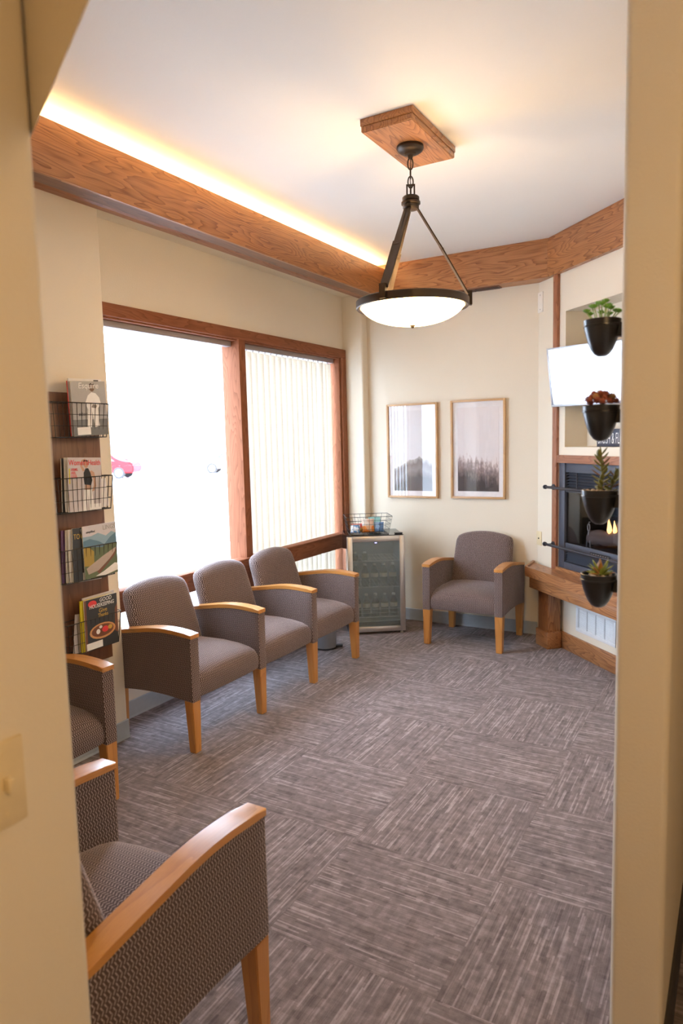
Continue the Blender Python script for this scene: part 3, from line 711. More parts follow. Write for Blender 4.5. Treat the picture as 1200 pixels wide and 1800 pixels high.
def bottle(u, v, z, label, grp):
    p = fo + Rm @ Vector((u, v, z))
    b = empty('water_bottle', p, FA, label, 'bottle', grp)
    put('body', bme, b, (0, 0, 0)); put('label_band', lme, b, (0, 0, 0)); put('cap', kme, b, (0, 0, 0))
for k in range(5): bottle(.085+k*.079, .10, .138, ORD[k]+' clear water bottle on the lowest shelf of the drinks fridge', 'bottles on the lowest fridge shelf')
for k in range(5): bottle(.078+k*.08, .11, .398, ORD[k]+' clear water bottle on the middle shelf of the drinks fridge', 'bottles on the middle fridge shelf')
def small_jar(u, wh):
    p = fo + Rm @ Vector((u, .12, .6235)); b = empty('small_bottle', p, FA, wh+' short bottle on the top shelf of the drinks fridge', 'bottle', 'short bottles on the top fridge shelf')
    bm = bmesh.new(); lathe(bm, [(0, 0), (.024, 0), (.026, .004), (.026, .045), (.012, .058), (0, .058)], 14); fin(bm, 'body', 'bottle_plastic', b, smooth=35)
    bm = bmesh.new(); lathe(bm, [(0, .058), (.014, .058), (.014, .07), (0, .07)], 14); fin(bm, 'cap', 'white_plastic', b, smooth=35)
small_jar(.075, 'left'); small_jar(.16, 'right')
# basket with snacks
def top(u, v, z=0): return fo + Rm @ Vector((u, v, FH+z))
bk = empty('wire_basket', top(.20, .20, .001), FA, 'black wire basket of snacks on top of the drinks fridge', 'basket')
bw, bd, bh = .165, .115, .15; tw, td = .195, .135
bm = bmesh.new()
def bpt(u, v, h): # u,v in -1..1
    k = h/bh; return (u*(bw+(tw-bw)*k), v*(bd+(td-bd)*k), .003+h)
for h in (0, .042, .084, .118, .15):
    c = [bpt(-1, -1, h), bpt(1, -1, h), bpt(1, 1, h), bpt(-1, 1, h)]
    r = .0022 if h in (0, .15) else .0014
    for i in range(4): tube(bm, [c[i], c[(i+1) % 4]], r, 5)
for k in range(9):
    u = -1+2*k/8
    for v in (-1, 1): tube(bm, [bpt(u, v, 0), bpt(u, v, .15)], .0014, 5)
    tube(bm, [bpt(u, -1, 0), bpt(u, 1, 0)], .0012, 4)
for k in range(6):
    v = -1+2*k/5
    for u in (-1, 1): tube(bm, [bpt(u, v, 0), bpt(u, v, .15)], .0014, 5)
    tube(bm, [bpt(-1, v, 0), bpt(1, v, 0)], .0012, 4)
fin(bm, 'wires', 'black_wire', bk)
def bag(name, label, mat, u, v, w, h, t, tilt, rz=0, mat2=None, z=.007):
    bm = bmesh.new(); NU, NV = 10, 10; F = {}
    for s in (-1, 1):
        for i in range(NU+1):
            for j in range(NV+1):
                a, b = 2*i/NU-1, 2*j/NV-1
                e = i in (0, NU) or j in (0, NV)
                if e and s == 1: F[s, i, j] = F[-1, i, j]; continue
                th = t*((1-a**4)*(1-b**4))**.6
                wr = .004*math.sin(9*a+5*b+u*50)*(1-abs(b))
                F[s, i, j] = bm.verts.new((a*w/2*(1-.08*(1-b*b)), s*th/2 + wr, h/2*(1+b)))
    for s in (-1, 1):
        for i in range(NU):
            for j in range(NV):
                f = bm.faces.new((F[s, i, j], F[s, i+1, j], F[s, i+1, j+1], F[s, i, j+1])); f.material_index = 1 if (mat2 and j >= 5) else 0
    o = fin(bm, name, [mat, mat2] if mat2 else mat, None, top(u, v, z), (tilt, 0, FA+rz), smooth=True)
    return tag(o, label, 'snack', 'snacks in the wire basket')
bag('snack_bag', 'orange and peach snack bag standing in the middle of the wire basket', 'bag_orange', .20, .15, .115, .115, .045, -.15, .1, 'bag_peach', .012)
bag('snack_bag', 'blue and white snack bag at the left end of the wire basket', 'bag_bluewhite', .085, .13, .085, .075, .04, -.35, -.25, None, .012)
bag('snack_bag', 'gold snack bag with red top lying at the left of the wire basket', 'bag_gold', .115, .185, .12, .075, .045, -.3, .05, 'bag_red', .012)
bag('snack_bag', 'blue snack bag at the right end of the wire basket', 'bag_blue', .295, .16, .085, .085, .04, -.2, -.1, None, .012)
tb = tag(box('snack_box', 'box_teal', -.05, .05, -.016, .016, 0, .125, None, .002, top(.27, .245, .010), (-.12, 0, FA)), 'pale teal box at the back of the wire basket', 'box', 'snacks in the wire basket')
rc = empty('remote_control', top(.45, .09, .0005), FA+.2, 'small black remote lying at the right corner of the fridge top', 'remote')
box('body', 'black_gloss', -.032, .032, -.02, .02, 0, .012, rc, .004)
for k in range(3): box('button', 'grey_rail', -.02+k*.015, -.012+k*.015, -.006, .004, .0118, .0132, rc)
# step bin behind the seating legs
sb = empty('step_bin', (-2.835, 4.56, 0), .5, 'small grey steel step bin half hidden behind the joined seats', 'bin')
bm = bmesh.new(); lathe(bm, [(0, .004), (.085, .004), (.087, .03), (.085, .24), (0, .24)], 28); fin(bm, 'body', 'steel_grey', sb, smooth=35)
bm = bmesh.new(); lathe(bm, [(0, .0005), (.09, .0005), (.09, .012), (0, .012)], 28); fin(bm, 'base_ring', 'black_matte', sb, smooth=35)
bm = bmesh.new(); lathe(bm, [(.087, .24), (.088, .248), (.07, .262), (.03, .27), (0, .271)], 28); fin(bm, 'lid', 'black_matte', sb, smooth=35)
box('pedal', 'black_matte', .075, .135, -.025, .025, .010, .022, sb, .004)

# ------------------------------------------------------------------ magazine rack
rk = empty('magazine_rack', (XP, 2.366, 1.92), PI/2, 'walnut wall board carrying four black wire magazine baskets', 'magazine rack')
# local: x -> +Y world, -y -> +X world (into the room)
box('board', 'walnut_z', -.168, .168, -.02, -.001, -1.42, 0, rk, .002)
BZ = [(1.695, 1.866), (1.320, 1.493), (.968, 1.137), (.597, .762)]
for (zb, zt) in BZ:
    bm = bmesh.new(); h = zt-zb
    def q(u, v, k): return (u*(.165+.017*k), -.022-v*(.066+.012*k), zb-1.92+h*k)
    for k in (0, .33, .66, 1.0):
        r = .0024 if k in (0, 1.0) else .0015
        pts = [q(-1, 0, k), q(-1, .8, k), q(-.94, 1, k), q(.94, 1, k), q(1, .8, k), q(1, 0, k)]
        tube(bm, pts, r, 5)
        if k in (0, 1.0): tube(bm, [pts[0], pts[-1]], r, 5)
    for i in range(13):
        u = -.94+1.88*i/12; tube(bm, [q(u, 1, 1), q(u, 1, 0), q(u, 0, 0)], .0015, 5)
    for u in (-1, 1):
        for v in (.1, .45, .8): tube(bm, [q(u, v, 1), q(u, v, 0)], .0015, 5)
    for i in range(3): tube(bm, [q(-1, .25+.25*i, 0), q(1, .25+.25*i, 0)], .0013, 4)
    fin(bm, 'wire_basket', 'black_wire', rk)
def mag(label, y0, z0, w, h, xoff, lean, mat='paper', roll=0, t=.005, cover=None, shapes=(), texts=(), spine=None):
    """shapes: (material, [(x,z)..]) in cover units 0..1; texts: (string, x, z, size, xs, mat, align, shear)"""
    m = empty('magazine', (XP+xoff, y0, z0), PI/2, label, 'magazine', 'magazines in the wall rack')
    m.rotation_euler = (lean, roll, PI/2)
    box('pages', mat, 0, w, -.0005, t, 0, h, m)
    mats = []; bm = bmesh.new()
    lay = [(cover or 'paper', [(0, 0), (1, 0), (1, 1), (0, 1)])]+list(shapes)
    for i, (mt, pts) in enumerate(lay):
        if mt not in mats: mats.append(mt)
        y = -.0009-.00012*i
        f = bm.faces.new([bm.verts.new((x*w, y, z*h)) for x, z in pts]); f.material_index = mats.index(mt)
    me = bpy.data.meshes.new('cover'); bm.to_mesh(me); bm.free()
    for mt in mats: me.materials.append(MATS[mt])
    o = link('cover', me, [], m)
    yt = -.0009-.00012*len(lay)-.0003
    for (s, x, z, sz, xs, mt, al, sh) in texts:
        text_mesh('cover_text', s, sz*h, mt, m, (x*w, yt, z*h), xs, al, shear=sh, bold=.0002)
    if spine: box('spine', spine, -.0015, 0, -.0008, t, 0, h, m)
    return m
def ell(cx, cz, rx, rz, n=18, a0=0, a1=2*PI): return [(cx+rx*math.cos(a0+(a1-a0)*k/n), cz+rz*math.sin(a0+(a1-a0)*k/n)) for k in range(n+1 if a1-a0 < 6 else n)]
R_ = lambda x0, z0, x1, z1: [(x0, z0), (x1, z0), (x1, z1), (x0, z1)]
# top basket
mag('grey cover magazine with a white suited figure, front of the top rack basket', 2.318, 1.698, .215, .272, .090, .03, cover='ink_grey', roll=-.05, shapes=[
    ('ink_sea', R_(0, 0, 1, .30)), ('ink_grey', [(0, .30), (1, .30), (1, .36), (0, .40)]),
    ('ink_white', [(.40, .17), (.52, .15), (.56, .45), (.62, .15), (.76, .17), (.74, .5), (.84, .58), (.80, .70), (.70, .78), (.58, .80), (.47, .74), (.38, .60), (.45, .48)]),
    ('ink_dusk', [(.55, .52), (.68, .50), (.72, .55), (.60, .58)]), ('ink_darkskin', ell(.60, .88, .075, .068)), ('ink_hair', ell(.60, .925, .085, .04, 10, 0, PI)),
    ('ink_white', R_(.10, .02, .48, .16))],
    texts=[('Esquire', .50, .87, .15, 1.05, 'ink_white', 'CENTER', .15), ('after', .16, .37, .10, 1.0, 'ink_charcoal', 'LEFT', .3)])
mag('pink edged magazine tucked behind the grey one in the top rack basket', 2.312, 1.700, .212, .272, .078, .02, cover='ink_pinkgrey', roll=-.04, spine='ink_red')
mag('white backed magazine rearmost in the top rack basket', 2.330, 1.702, .205, .285, .066, .0, cover='paper', roll=-.03, shapes=[('ink_charcoal', R_(.75, .96, .9, .985))])
# second basket
mag('magazine with red title and a figure in a black top, second rack basket', 2.256, 1.324, .205, .272, .088, .02, cover='ink_pinkgrey', roll=.035, shapes=[
    ('ink_skin', [(.44, .74), (.36, .84), (.40, .95), (.52, .985), (.50, .96), (.43, .92), (.42, .85), (.50, .76)]),
    ('ink_skin', [(.60, .72), (.70, .76), (.78, .72), (.82, .60), (.84, .46), (.78, .38), (.70, .36), (.76, .48), (.75, .60), (.70, .66)]),
    ('ink_white', [(.44, .0), (.54, .0), (.60, .30), (.64, .0), (.76, .05), (.70, .40), (.47, .40)]),
    ('ink_skin', [(.49, .40), (.67, .40), (.68, .50), (.50, .50)]),
    ('ink_black', [(.48, .50), (.68, .48), (.72, .58), (.66, .72), (.60, .80), (.52, .80), (.46, .72), (.46, .60)]),
    ('ink_skin', ell(.535, .88, .07, .075)), ('ink_hair', ell(.52, .925, .075, .035, 10, 0, PI)),
    ('ink_white', R_(.62, .02, .98, .13)), ('ink_yellow', R_(.03, .52, .06, .80))],
    texts=[("Women'sHealth", .50, .86, .14, .78, 'ink_red', 'CENTER', 0), ('ARMS.', .09, .755, .07, .8, 'ink_red', 'LEFT', 0), ('ABS.', .09, .695, .07, .8, 'ink_red', 'LEFT', 0), ('LEGS.', .09, .635, .07, .8, 'ink_red', 'LEFT', 0)])
mag('white magazine edge behind the red titled one, second rack basket', 2.248, 1.326, .205, .270, .076, .0, cover='paper', roll=.045)
mag('dark magazine spine rearmost in the second rack basket', 2.24, 1.326, .2, .266, .064, -.01, cover='ink_charcoal', roll=.05)
mag('loose white leaflet leaning at the right of the second rack basket', 2.44, 1.323, .085, .15, .072, .03, cover='paper', roll=-.12, t=.001)
# third basket
mag('magazine with blue mountains and a river, front of the third rack basket', 2.325, .972, .215, .272, .094, .02, cover='ink_lav', roll=-.02, shapes=[
    ('ink_skyblue', [(0, .55), (1, .55), (1, .78), (.85, .83), (.68, .76), (.45, .84), (.25, .80), (.0, .80)]),
    ('ink_blue', [(0, .55), (1, .55), (1, .80), (.80, .72), (.62, .60), (.45, .68), (.2, .75), (0, .72)]),
    ('ink_green', [(0, .0), (1, .0), (1, .58), (.7, .60), (.55, .55), (.3, .58), (0, .62)]), ('ink_autumn', [(.0, .25), (.28, .22), (.30, .50), (.18, .58), (.04, .60), (0, .58)]),
    ('ink_road', [(.05, .20), (.55, .38), (.95, .50), (1, .46), (.75, .30), (.40, .12), (.1, .08)]), ('ink_brown', [(.35, .10), (.70, .26), (.92, .42), (1, .55), (1, .48), (.90, .34), (.6, .16), (.42, .05)]), ('ink_white', [(.30, .02), (.55, .08), (.9, .20), (1, .18), (1, .05), (.6, 0)])],
    texts=[('LINGS', .98, .88, .125, .9, 'ink_grey', 'RIGHT', 0), ('simplified', .10, .865, .06, .9, 'ink_navy', 'LEFT', 0)])
mag('black cover magazine titled TOWN, left of the third rack basket', 2.262, .966, .205, .275, .082, .02, cover='ink_charcoal', roll=.03, shapes=[('ink_white', R_(.28, .02, .52, .16))],
    texts=[('THE PM', .22, .92, .07, .8, 'ink_white', 'LEFT', 0), ('TOWN', .03, .80, .135, .72, 'ink_gold', 'LEFT', 0)])
mag('white magazine edge behind the TOWN cover, third rack basket', 2.246, .964, .2, .272, .071, .0, cover='paper', roll=.045)
mag('cream magazine edge rearward in the third rack basket', 2.238, .964, .2, .27, .060, .0, cover='paper', roll=.05)
mag('purple magazine spine rearmost in the third rack basket', 2.222, .968, .2, .266, .048, .0, cover='ink_purple', roll=.05, mat='ink_purple')
# bottom basket
mag('dark food cover magazine titled GOOD HOUSEKEEPING in the bottom rack basket', 2.302, .598, .212, .268, .094, .03, cover='ink_charcoal', roll=-.01, shapes=[
    ('ink_brown', R_(0, 0, .06, 1)), ('ink_brown', [(.90, .25), (1, .2), (1, .8), (.92, .7)]), ('ink_orange', ell(.52, .33, .40, .155)), ('ink_brown', ell(.52, .335, .34, .12)), ('ink_red', ell(.60, .345, .10, .06)), ('ink_white', ell(.38, .33, .06, .05)), ('ink_gold', ell(.75, .36, .07, .045)), ('ink_white', ell(.46, .41, .05, .03)),
    ('ink_red', ell(.24, .905, .13, .065)), ('ink_white', R_(.02, .015, .50, .15))],
    texts=[('GOOD', .64, .91, .105, .9, 'ink_white', 'CENTER', .15), ('HOUSEKEEPING', .52, .815, .105, .80, 'ink_white', 'CENTER', .15), ('Give', .55, .70, .12, .9, 'ink_gold', 'CENTER', 0), ('Thanks', .55, .615, .10, .85, 'ink_gold', 'CENTER', 0)])
mag('yellow spined magazine behind the food cover in the bottom rack basket', 2.286, .598, .21, .268, .083, .03, cover='ink_yellow', mat='ink_yellow', roll=.0, t=.008)
mag('pale pink magazine rearmost in the bottom rack basket', 2.318, .600, .205, .275, .070, .02, cover='ink_pinkgrey', roll=-.02, mat='ink_pinkgrey')
mag('thin white booklet leaning left in the bottom rack basket', 2.25, .6, .1, .2, .060, .0, cover='ink_pinkgrey', roll=.13, t=.002)

# ------------------------------------------------------------------ fireplace
fpl = fp_empty('fireplace', label='dark metal gas fireplace with louvres, glass front and burning logs', cat='fireplace')
SL, SR = .388, 1.402; s0, s1 = .462, 1.328
def fbox(name, mat, a0, a1, y0, y1, zz0, zz1, bev=0, par=None): return box(name, mat, a0, a1, y0, y1, zz0, zz1, par or fpl, bev)
fbox('side_panel', 'firemetal', SL, s0, .002, .03, .604, 1.431, .002); fbox('side_panel', 'firemetal', s1, SR, .002, .03, .604, 1.431, .002)
fbox('top_panel', 'firemetal', s0, s1, .012, .03, 1.362, 1.431, .002); fbox('middle_panel', 'firemetal', s0, s1, .012, .03, 1.212, 1.245, .002)
fbox('lower_panel', 'firemetal', s0, s1, .012, .03, .765, .822, .002); fbox('bottom_panel', 'firemetal', s0, s1, .002, .03, .604, .675, .002)
for za, zb in ((1.245, 1.362), (.675, .765)):
    bm = bmesh.new(); bx(bm, s0-.03, s1+.03, .05, .06, za-.03, zb+.03); bx(bm, s0-.03, s0-.004, .03, .05, za-.03, zb+.03); bx(bm, s1+.004, s1+.03, .03, .05, za-.03, zb+.03); bx(bm, s0-.03, s1+.03, .03, .05, za-.03, za-.004); bx(bm, s0-.03, s1+.03, .03, .05, zb+.004, zb+.03)
    fin(bm, 'vent_cavity', 'black_matte', fpl)
for zz in [1.253+.0225*k for k in range(5)]+[.682+.0175*k for k in range(5)]:
    bm = bmesh.new(); prism(bm, [(.013, zz), (.016, zz-.001), (.044, zz+.013), (.042, zz+.016)], s0+.002, s1-.002, 'yz'); fin(bm, 'louvre', 'firemetal', fpl)
for s in (.60, .895, 1.19): fbox('louvre_bar', 'firemetal', s, s+.004, .012, .02, 1.245, 1.362)
bm = bmesh.new()
bx(bm, s0-.01, s1+.01, .38, .40, .80, 1.24); bx(bm, s0-.02, s0-.01, .03, .40, .80, 1.24); bx(bm, s1+.01, s1+.02, .03, .40, .80, 1.24); bx(bm, s0-.02, s1+.02, .06, .40, .79, .80); bx(bm, s0-.02, s1+.02, .06, .40, 1.24, 1.25)
fin(bm, 'firebox', 'firebox', fpl)
fbox('front_glass', 'fire_glass', s0, s1, .020, .023, .822, 1.212)
fbox('control_strip', 'black_matte', .78, 1.01, .009, .0118, .772, .800)
for k in range(8): fbox('control_slot', 'grey_rail', .792+.027*k, .806+.027*k, .0075, .0088, .778, .790)
def logm(p, q, r, seed):
    rnd = random.Random(seed); bm = bmesh.new(); p, q = Vector(p), Vector(q); n = 9
    pts = [p+(q-p)*k/n+Vector((0, rnd.uniform(-.006, .006), rnd.uniform(-.006, .006))) for k in range(n+1)]
    tube(bm, pts, [r*rnd.uniform(.88, 1.1) for _ in pts], 12); fin(bm, 'log', 'log', fpl, smooth=50)
logm((.60, .14, .875), (.92, .19, .895), .058, 1); logm((.95, .20, .88), (1.26, .15, .87), .052, 2); logm((.80, .26, .965), (1.15, .28, .98), .048, 3)
def flame(s, y, z, h, w):
    bm = bmesh.new(); prof = [(0, 0), (w*.7, h*.08), (w, h*.22), (w*.8, h*.45), (w*.45, h*.7), (w*.15, h*.92), (0, h)]
    lathe(bm, prof, 12)
    for v in bm.verts: v.co.x += .25*w*math.sin(v.co.z/h*5); v.co.y *= .6
    fin(bm, 'flame', 'flame', fpl, (s, y, z), smooth=True)
flame(.815, .14, .925, .125, .024); flame(.865, .15, .93, .10, .02); flame(.79, .17, .935, .06, .014); flame(.98, .15, .93, .09, .02); flame(1.08, .16, .93, .07, .016)
bm = bmesh.new()
def ring_pts(cx, cz, rx, rz, y=.10): return [(cx+rx*math.cos(2*PI*k/16), y, cz+rz*math.sin(2*PI*k/16)) for k in range(16)]
tube(bm, ring_pts(.632, .955, .014, .026), .005, 6, True); tube(bm, [(.632, .10, .93), (.632, .10, .895), (.615, .10, .87), (.609, .10, .802)], .0065, 6); tube(bm, [(.632, .10, .895), (.650, .10, .87), (.656, .10, .802)], .0065, 6); tube(bm, [(.632, .10, .982), (.635, .10, .995), (.652, .10, .998)], .0035, 6)
fin(bm, 'andiron', 'andiron', fpl, smooth=True)
# hearth bench
hb = fp_empty('hearth_bench', label='oak hearth shelf on square posts below the fireplace', cat='hearth')
fr_o = .212
bm = bmesh.new(); prism(bm, [(.075, -.0245), (.27, -fr_o), (1.52, -fr_o), (1.71, -.0245)], .556, .604, 'xy'); fin(bm, 'top_slab', 'oak_x', hb)
bm = bmesh.new(); prism(bm, [(.262, -fr_o+.012), (.27, -fr_o-.008), (1.52, -fr_o-.008), (1.528, -fr_o+.012)], .546, .622, 'xy'); fin(bm, 'front_lip', 'oak_x', hb)
bm = bmesh.new(); prism(bm, [(.055, -.0245), (.254, -fr_o+.0), (.27, -fr_o+.012), (.082, -.0245)], .556, .622, 'xy'); fin(bm, 'end_lip', 'oak_x', hb)
bm = bmesh.new(); prism(bm, [(1.735, -.0245), (1.536, -fr_o+.0), (1.52, -fr_o+.012), (1.708, -.0245)], .556, .622, 'xy'); fin(bm, 'end_lip', 'oak_x', hb)
box('apron', 'oak_x', .30, 1.49, -fr_o+.012, -fr_o+.032, .458, .5455, hb, .002); box('apron_return', 'oak_y', .30, .32, -fr_o+.032, -.0245, .458, .5455, hb); box('apron_return', 'oak_y', 1.47, 1.49, -fr_o+.032, -.0245, .458, .5455, hb)
for s in (.322, 1.325):
    box('post', 'oak_z', s, s+.143, -.132, -.0245, .13, .556, hb, .002); box('post_base', 'oak_x', s-.014, s+.157, -.146, -.0245, .0005, .132, hb, .003)
# guard rails
for nm, z, lab in (('guard_rail', 1.245, 'upper dark metal guard rail across the front of the fireplace'), ('guard_rail', .797, 'lower dark metal guard rail across the front of the fireplace')):
    g = empty(nm, FP, FR, lab, 'rail', 'fireplace guard rails')
    bm = bmesh.new(); tube(bm, [(.318, -.075, z), (1.472, -.075, z)], .0105, 12); fin(bm, 'bar', 'rod_metal', g, smooth=40)
    for s in (.312, 1.478):
        bm = bmesh.new(); sg = 1 if s < 1 else -1; tube(bm, [(s-.004*sg, -.075, z), (s+.012*sg, -.075, z)], .0165, 14); fin(bm, 'end_cap', 'rod_metal', g, smooth=40)
    for s in (.356, 1.434):
        bm = bmesh.new(); tube(bm, [(s, -.0245, z), (s, -.031, z)], .023, 18); tube(bm, [(s, -.030, z), (s, -.075, z)], .009, 10); fin(bm, 'flange', 'rod_metal', g, smooth=40)
# floor register
vg = fp_empty('air_register', label='white slotted return air grille low on the fireplace wall', cat='vent')
box('frame', 'white_plastic', .645, 1.10, -.004, -.0005, .186, .372, vg)
box('frame_rim', 'white_plastic', .640, 1.105, -.0075, -.004, .355, .377, vg, .002); box('frame_rim', 'white_plastic', .640, 1.105, -.0075, -.004, .181, .205, vg, .002); box('frame_rim', 'white_plastic', .640, .665, -.0075, -.004, .205, .355, vg, .002); box('frame_rim', 'white_plastic', 1.08, 1.105, -.0075, -.004, .205, .355, vg, .002)
for c in range(4):
    a = .668+c*.1035
    box('slot_column', 'black_matte', a, a+.012, -.0048, -.0041, .207, .353, vg)
    for k in range(14):
        z = .208+.0105*k
        bm = bmesh.new(); prism(bm, [(-.0041, z), (-.0085, z+.0015), (-.0085, z+.004), (-.0041, z+.0065)], a-.001, a+.098, 'yz'); fin(bm, 'slat', 'white_plastic', vg)
# wall plates
def plate(label, s, z, w, h, mat, name='wall_plate'):
    p = fp_empty(name, label=label, cat='wall plate')
    box('cover_plate', mat, s-w/2, s+w/2, -.006, -.0005, z-h/2, z+h/2, p, .002); return p
p = plate('white blank wall plate high beside the oak strip', .115, 2.685, .072, .155, 'cream_plate')
for z in (2.63, 2.74):
    bm = bmesh.new(); tube(bm, [(.115, -.0055, z), (.115, -.0075, z)], .004, 8); fin(bm, 'screw', 'grey_rail', p)
p = plate('almond cable outlet plate low on the white wall by the hearth', .113, .811, .072, .114, 'almond')
bm = bmesh.new(); tube(bm, [(.113, -.0055, .811), (.113, -.012, .811)], .005, 8); fin(bm, 'jack', 'black_matte', p)
# light switch on hall wall
sw = empty('light_switch', (-.912, .548, 1.166), PI/2, 'almond light switch plate on the near left wall', 'light switch')
# local -y -> +X
box('cover_plate', 'almond', -.055, .055, -.007, -.0005, -.065, .065, sw, .003)
tg = box('toggle', 'almond', .018, .028, -.022, -.0065, -.010, .012, sw, .002); 
box('toggle', 'almond', -.028, -.018, -.022, -.0065, -.010, .012, sw, .002)
for x in (-.023, .023):
    for z in (-.045, .045):
        bm = bmesh.new(); tube(bm, [(x, -.0065, z), (x, -.0082, z)], .0035, 8); fin(bm, 'screw', 'almond', sw)

# ------------------------------------------------------------------ television and niche sign
Rf = Matrix.Rotation(FR, 4, 'Z')
tl = FP + Rf @ Vector((.44, -.146, 2.283))
tv = empty('television', tl, 0, 'flat silver edged television tilted forward in the wall niche', 'television')
TW, TH = .735, .435
tv.rotation_euler = (math.radians(9.5), math.radians(0), math.radians(-20.3))
# local: x right, -y front, z up; origin top left corner
def tb_(n, m, a0, a1, y0, y1, z0_, z1_, bev=0): return box(n, m, a0, a1, y0, y1, z0_, z1_, tv, bev)
tb_('housing', 'black_matte', 0.004, TW-.004, .004, .045, -TH+.004, -.004, .004)
tb_('screen', 'tv_screen', .011, TW-.011, -.0005, .004, -TH+.017, -.011)
tb_('bezel', 'silver', 0, TW, -.003, .010, -.012, 0, .0015); tb_('bezel', 'silver', 0, TW, -.003, .010, -TH, -TH+.018, .0015); tb_('bezel', 'silver', 0, .012, -.003, .010, -TH+.018, -.012, .0015); tb_('bezel', 'silver', TW-.012, TW, -.003, .010, -TH+.018, -.012, .0015)
tb_('mount_plate', 'black_matte', TW/2-.1, TW/2+.1, .045, .06, -TH/2-.1, -TH/2+.1); tb_('mount_arm', 'black_matte', TW/2-.02, TW/2+.02, .06, .17, -TH/2-.03, -TH/2+.01)
sg = fp_empty('tabletop_sign', label='slate blue block sign reading BRUSH and FLOSS in the niche', cat='sign')
box('block', 'ink_navy', (.70), 1.06, .11, .135, NI[2]+.0005, NI[2]+.125, sg, .002)
text_mesh('lettering', 'BRUSH & FLOSS', .112, 'ink_white', sg, (.712, .1095, NI[2]+.022), .42, 'LEFT', bold=-.0012)

# ------------------------------------------------------------------ wall planters on the right wall
PX, PY = -.311, 1.84
def pot(z, label):
    p = empty('wall_planter', (PX, PY, z-.085), 0, label, 'planter', 'black wall planters')
    bm = bmesh.new()
    lathe(bm, [(0, .0), (.010, .0012), (.018, .006), (.026, .017), (.033, .033), (.0385, .050), (.042, .065), (.0435, .072), (.0455, .073), (.0455, .0755), (.0440, .0765), (.0450, .0885), (.0435, .0895), (.041, .0885), (.040, .078), (0, .078)], 40)
    fin(bm, 'pot', 'black_pot', p, smooth=40)
    box('mount', 'black_pot', .03, -.255-PX, -.012, .012, .045, .078, p)
    return p
def leaf(bm, base, d, L, w, up=Vector((0, 0, 1)), mi=0, curl=.15, t=.35, n=5):
    """a fleshy leaf: tapered lens-section tube"""
    base = Vector(base); d = Vector(d).normalized(); s = d.cross(up)
    if s.length < 1e-3: s = Vector((1, 0, 0))
    s.normalize(); nn = s.cross(d).normalized(); rings = []
    for k in range(n+1):
        q = k/n; ww = w*math.sin(PI*(q*.86+.10))**.8 if k < n else w*.05
        c = base+d*L*q+nn*L*curl*q*q
        rings.append([bm.verts.new(c+s*ww*math.cos(2*PI*j/6)+nn*ww*t*math.sin(2*PI*j/6)) for j in range(6)])
    for a, b in zip(rings, rings[1:]):
        for j in range(6):
            f = bm.faces.new((a[j], a[(j+1) % 6], b[(j+1) % 6], b[j])); f.material_index = mi
    bm.faces.new(rings[0][::-1]).material_index = mi; bm.faces.new(rings[-1]).material_index = mi
def pebbles(p, seed):
    rnd = random.Random(seed)
    for k in range(26):
        a = rnd.uniform(0, 2*PI); r = .036*math.sqrt(rnd.random()); s = rnd.uniform(.0045, .008)
        bm = bmesh.new(); bmesh.ops.create_icosphere(bm, subdivisions=1, radius=1); 
        for v in bm.verts: v.co.x *= s*rnd.uniform(.95, 1.2); v.co.y *= s; v.co.z *= s*.7
        fin(bm, 'pebble', 'pebble' if k % 3 else 'pebble_light', p, (r*math.cos(a), r*math.sin(a), .083+rnd.uniform(0, .003)), (0, 0, a), smooth=True)
rnd = random.Random(3)
p = pot(1.925, 'top black wall planter holding a bright green succulent')
for k in range(14):
    a = 2.4*k; r = .033*math.sqrt((k+.5)/14); hgt = .074*(1-.72*r/.033)+rnd.uniform(-.004, .012)
    bm = bmesh.new(); tip = Vector((r*1.25*math.cos(a), r*1.25*math.sin(a), .082+hgt*.75)); base = Vector((r*.7*math.cos(a), r*.7*math.sin(a), .080))
    tube(bm, [base, (base+tip)/2+Vector((0, 0, .003)), tip], .0016, 5, mi=1)
    for ring, (ct, el) in enumerate(((8, .45), (7, .85), (4, 1.25))):
        for j in range(ct):
            b = 2*PI*j/ct+ring*.4+k
            leaf(bm, tip, (math.cos(b)*math.cos(el), math.sin(b)*math.cos(el), math.sin(el)), 0.0135-.0022*ring, .0034, mi=0, curl=.2, n=3)
    fin(bm, 'rosette', ['green_leaf', 'green_leaf_pale'], p, smooth=True)
p = pot(1.715, 'second black wall planter holding a reddish brown rosette succulent')
for k in range(24):
    a = 2.4*k; r = .038*math.sqrt((k+.5)/24); bm = bmesh.new(); rr = rnd.uniform(.0085, .0115)
    z = .092+.026*(1-(r/.04)**2)+rnd.uniform(-.003, .003)
    for ring, ct in enumerate((7, 7, 6, 4)):
        el = -.5+.6*ring
        for j in range(ct):
            b = 2*PI*j/ct+ring*.45; leaf(bm, (0, 0, 0), (math.cos(b)*math.cos(el), math.sin(b)*math.cos(el), math.sin(el)), rr, .0042, mi=0, curl=.25, n=3)
    fin(bm, 'rosette', 'tan_leaf' if k % 6 == 1 else 'red_leaf', p, (r*math.cos(a), r*math.sin(a), z), (rnd.uniform(-.4, .4), rnd.uniform(-.4, .4), a), smooth=True)
p = pot(1.503, 'third black wall planter holding a tall olive green leafy succulent'); pebbles(p, 5)
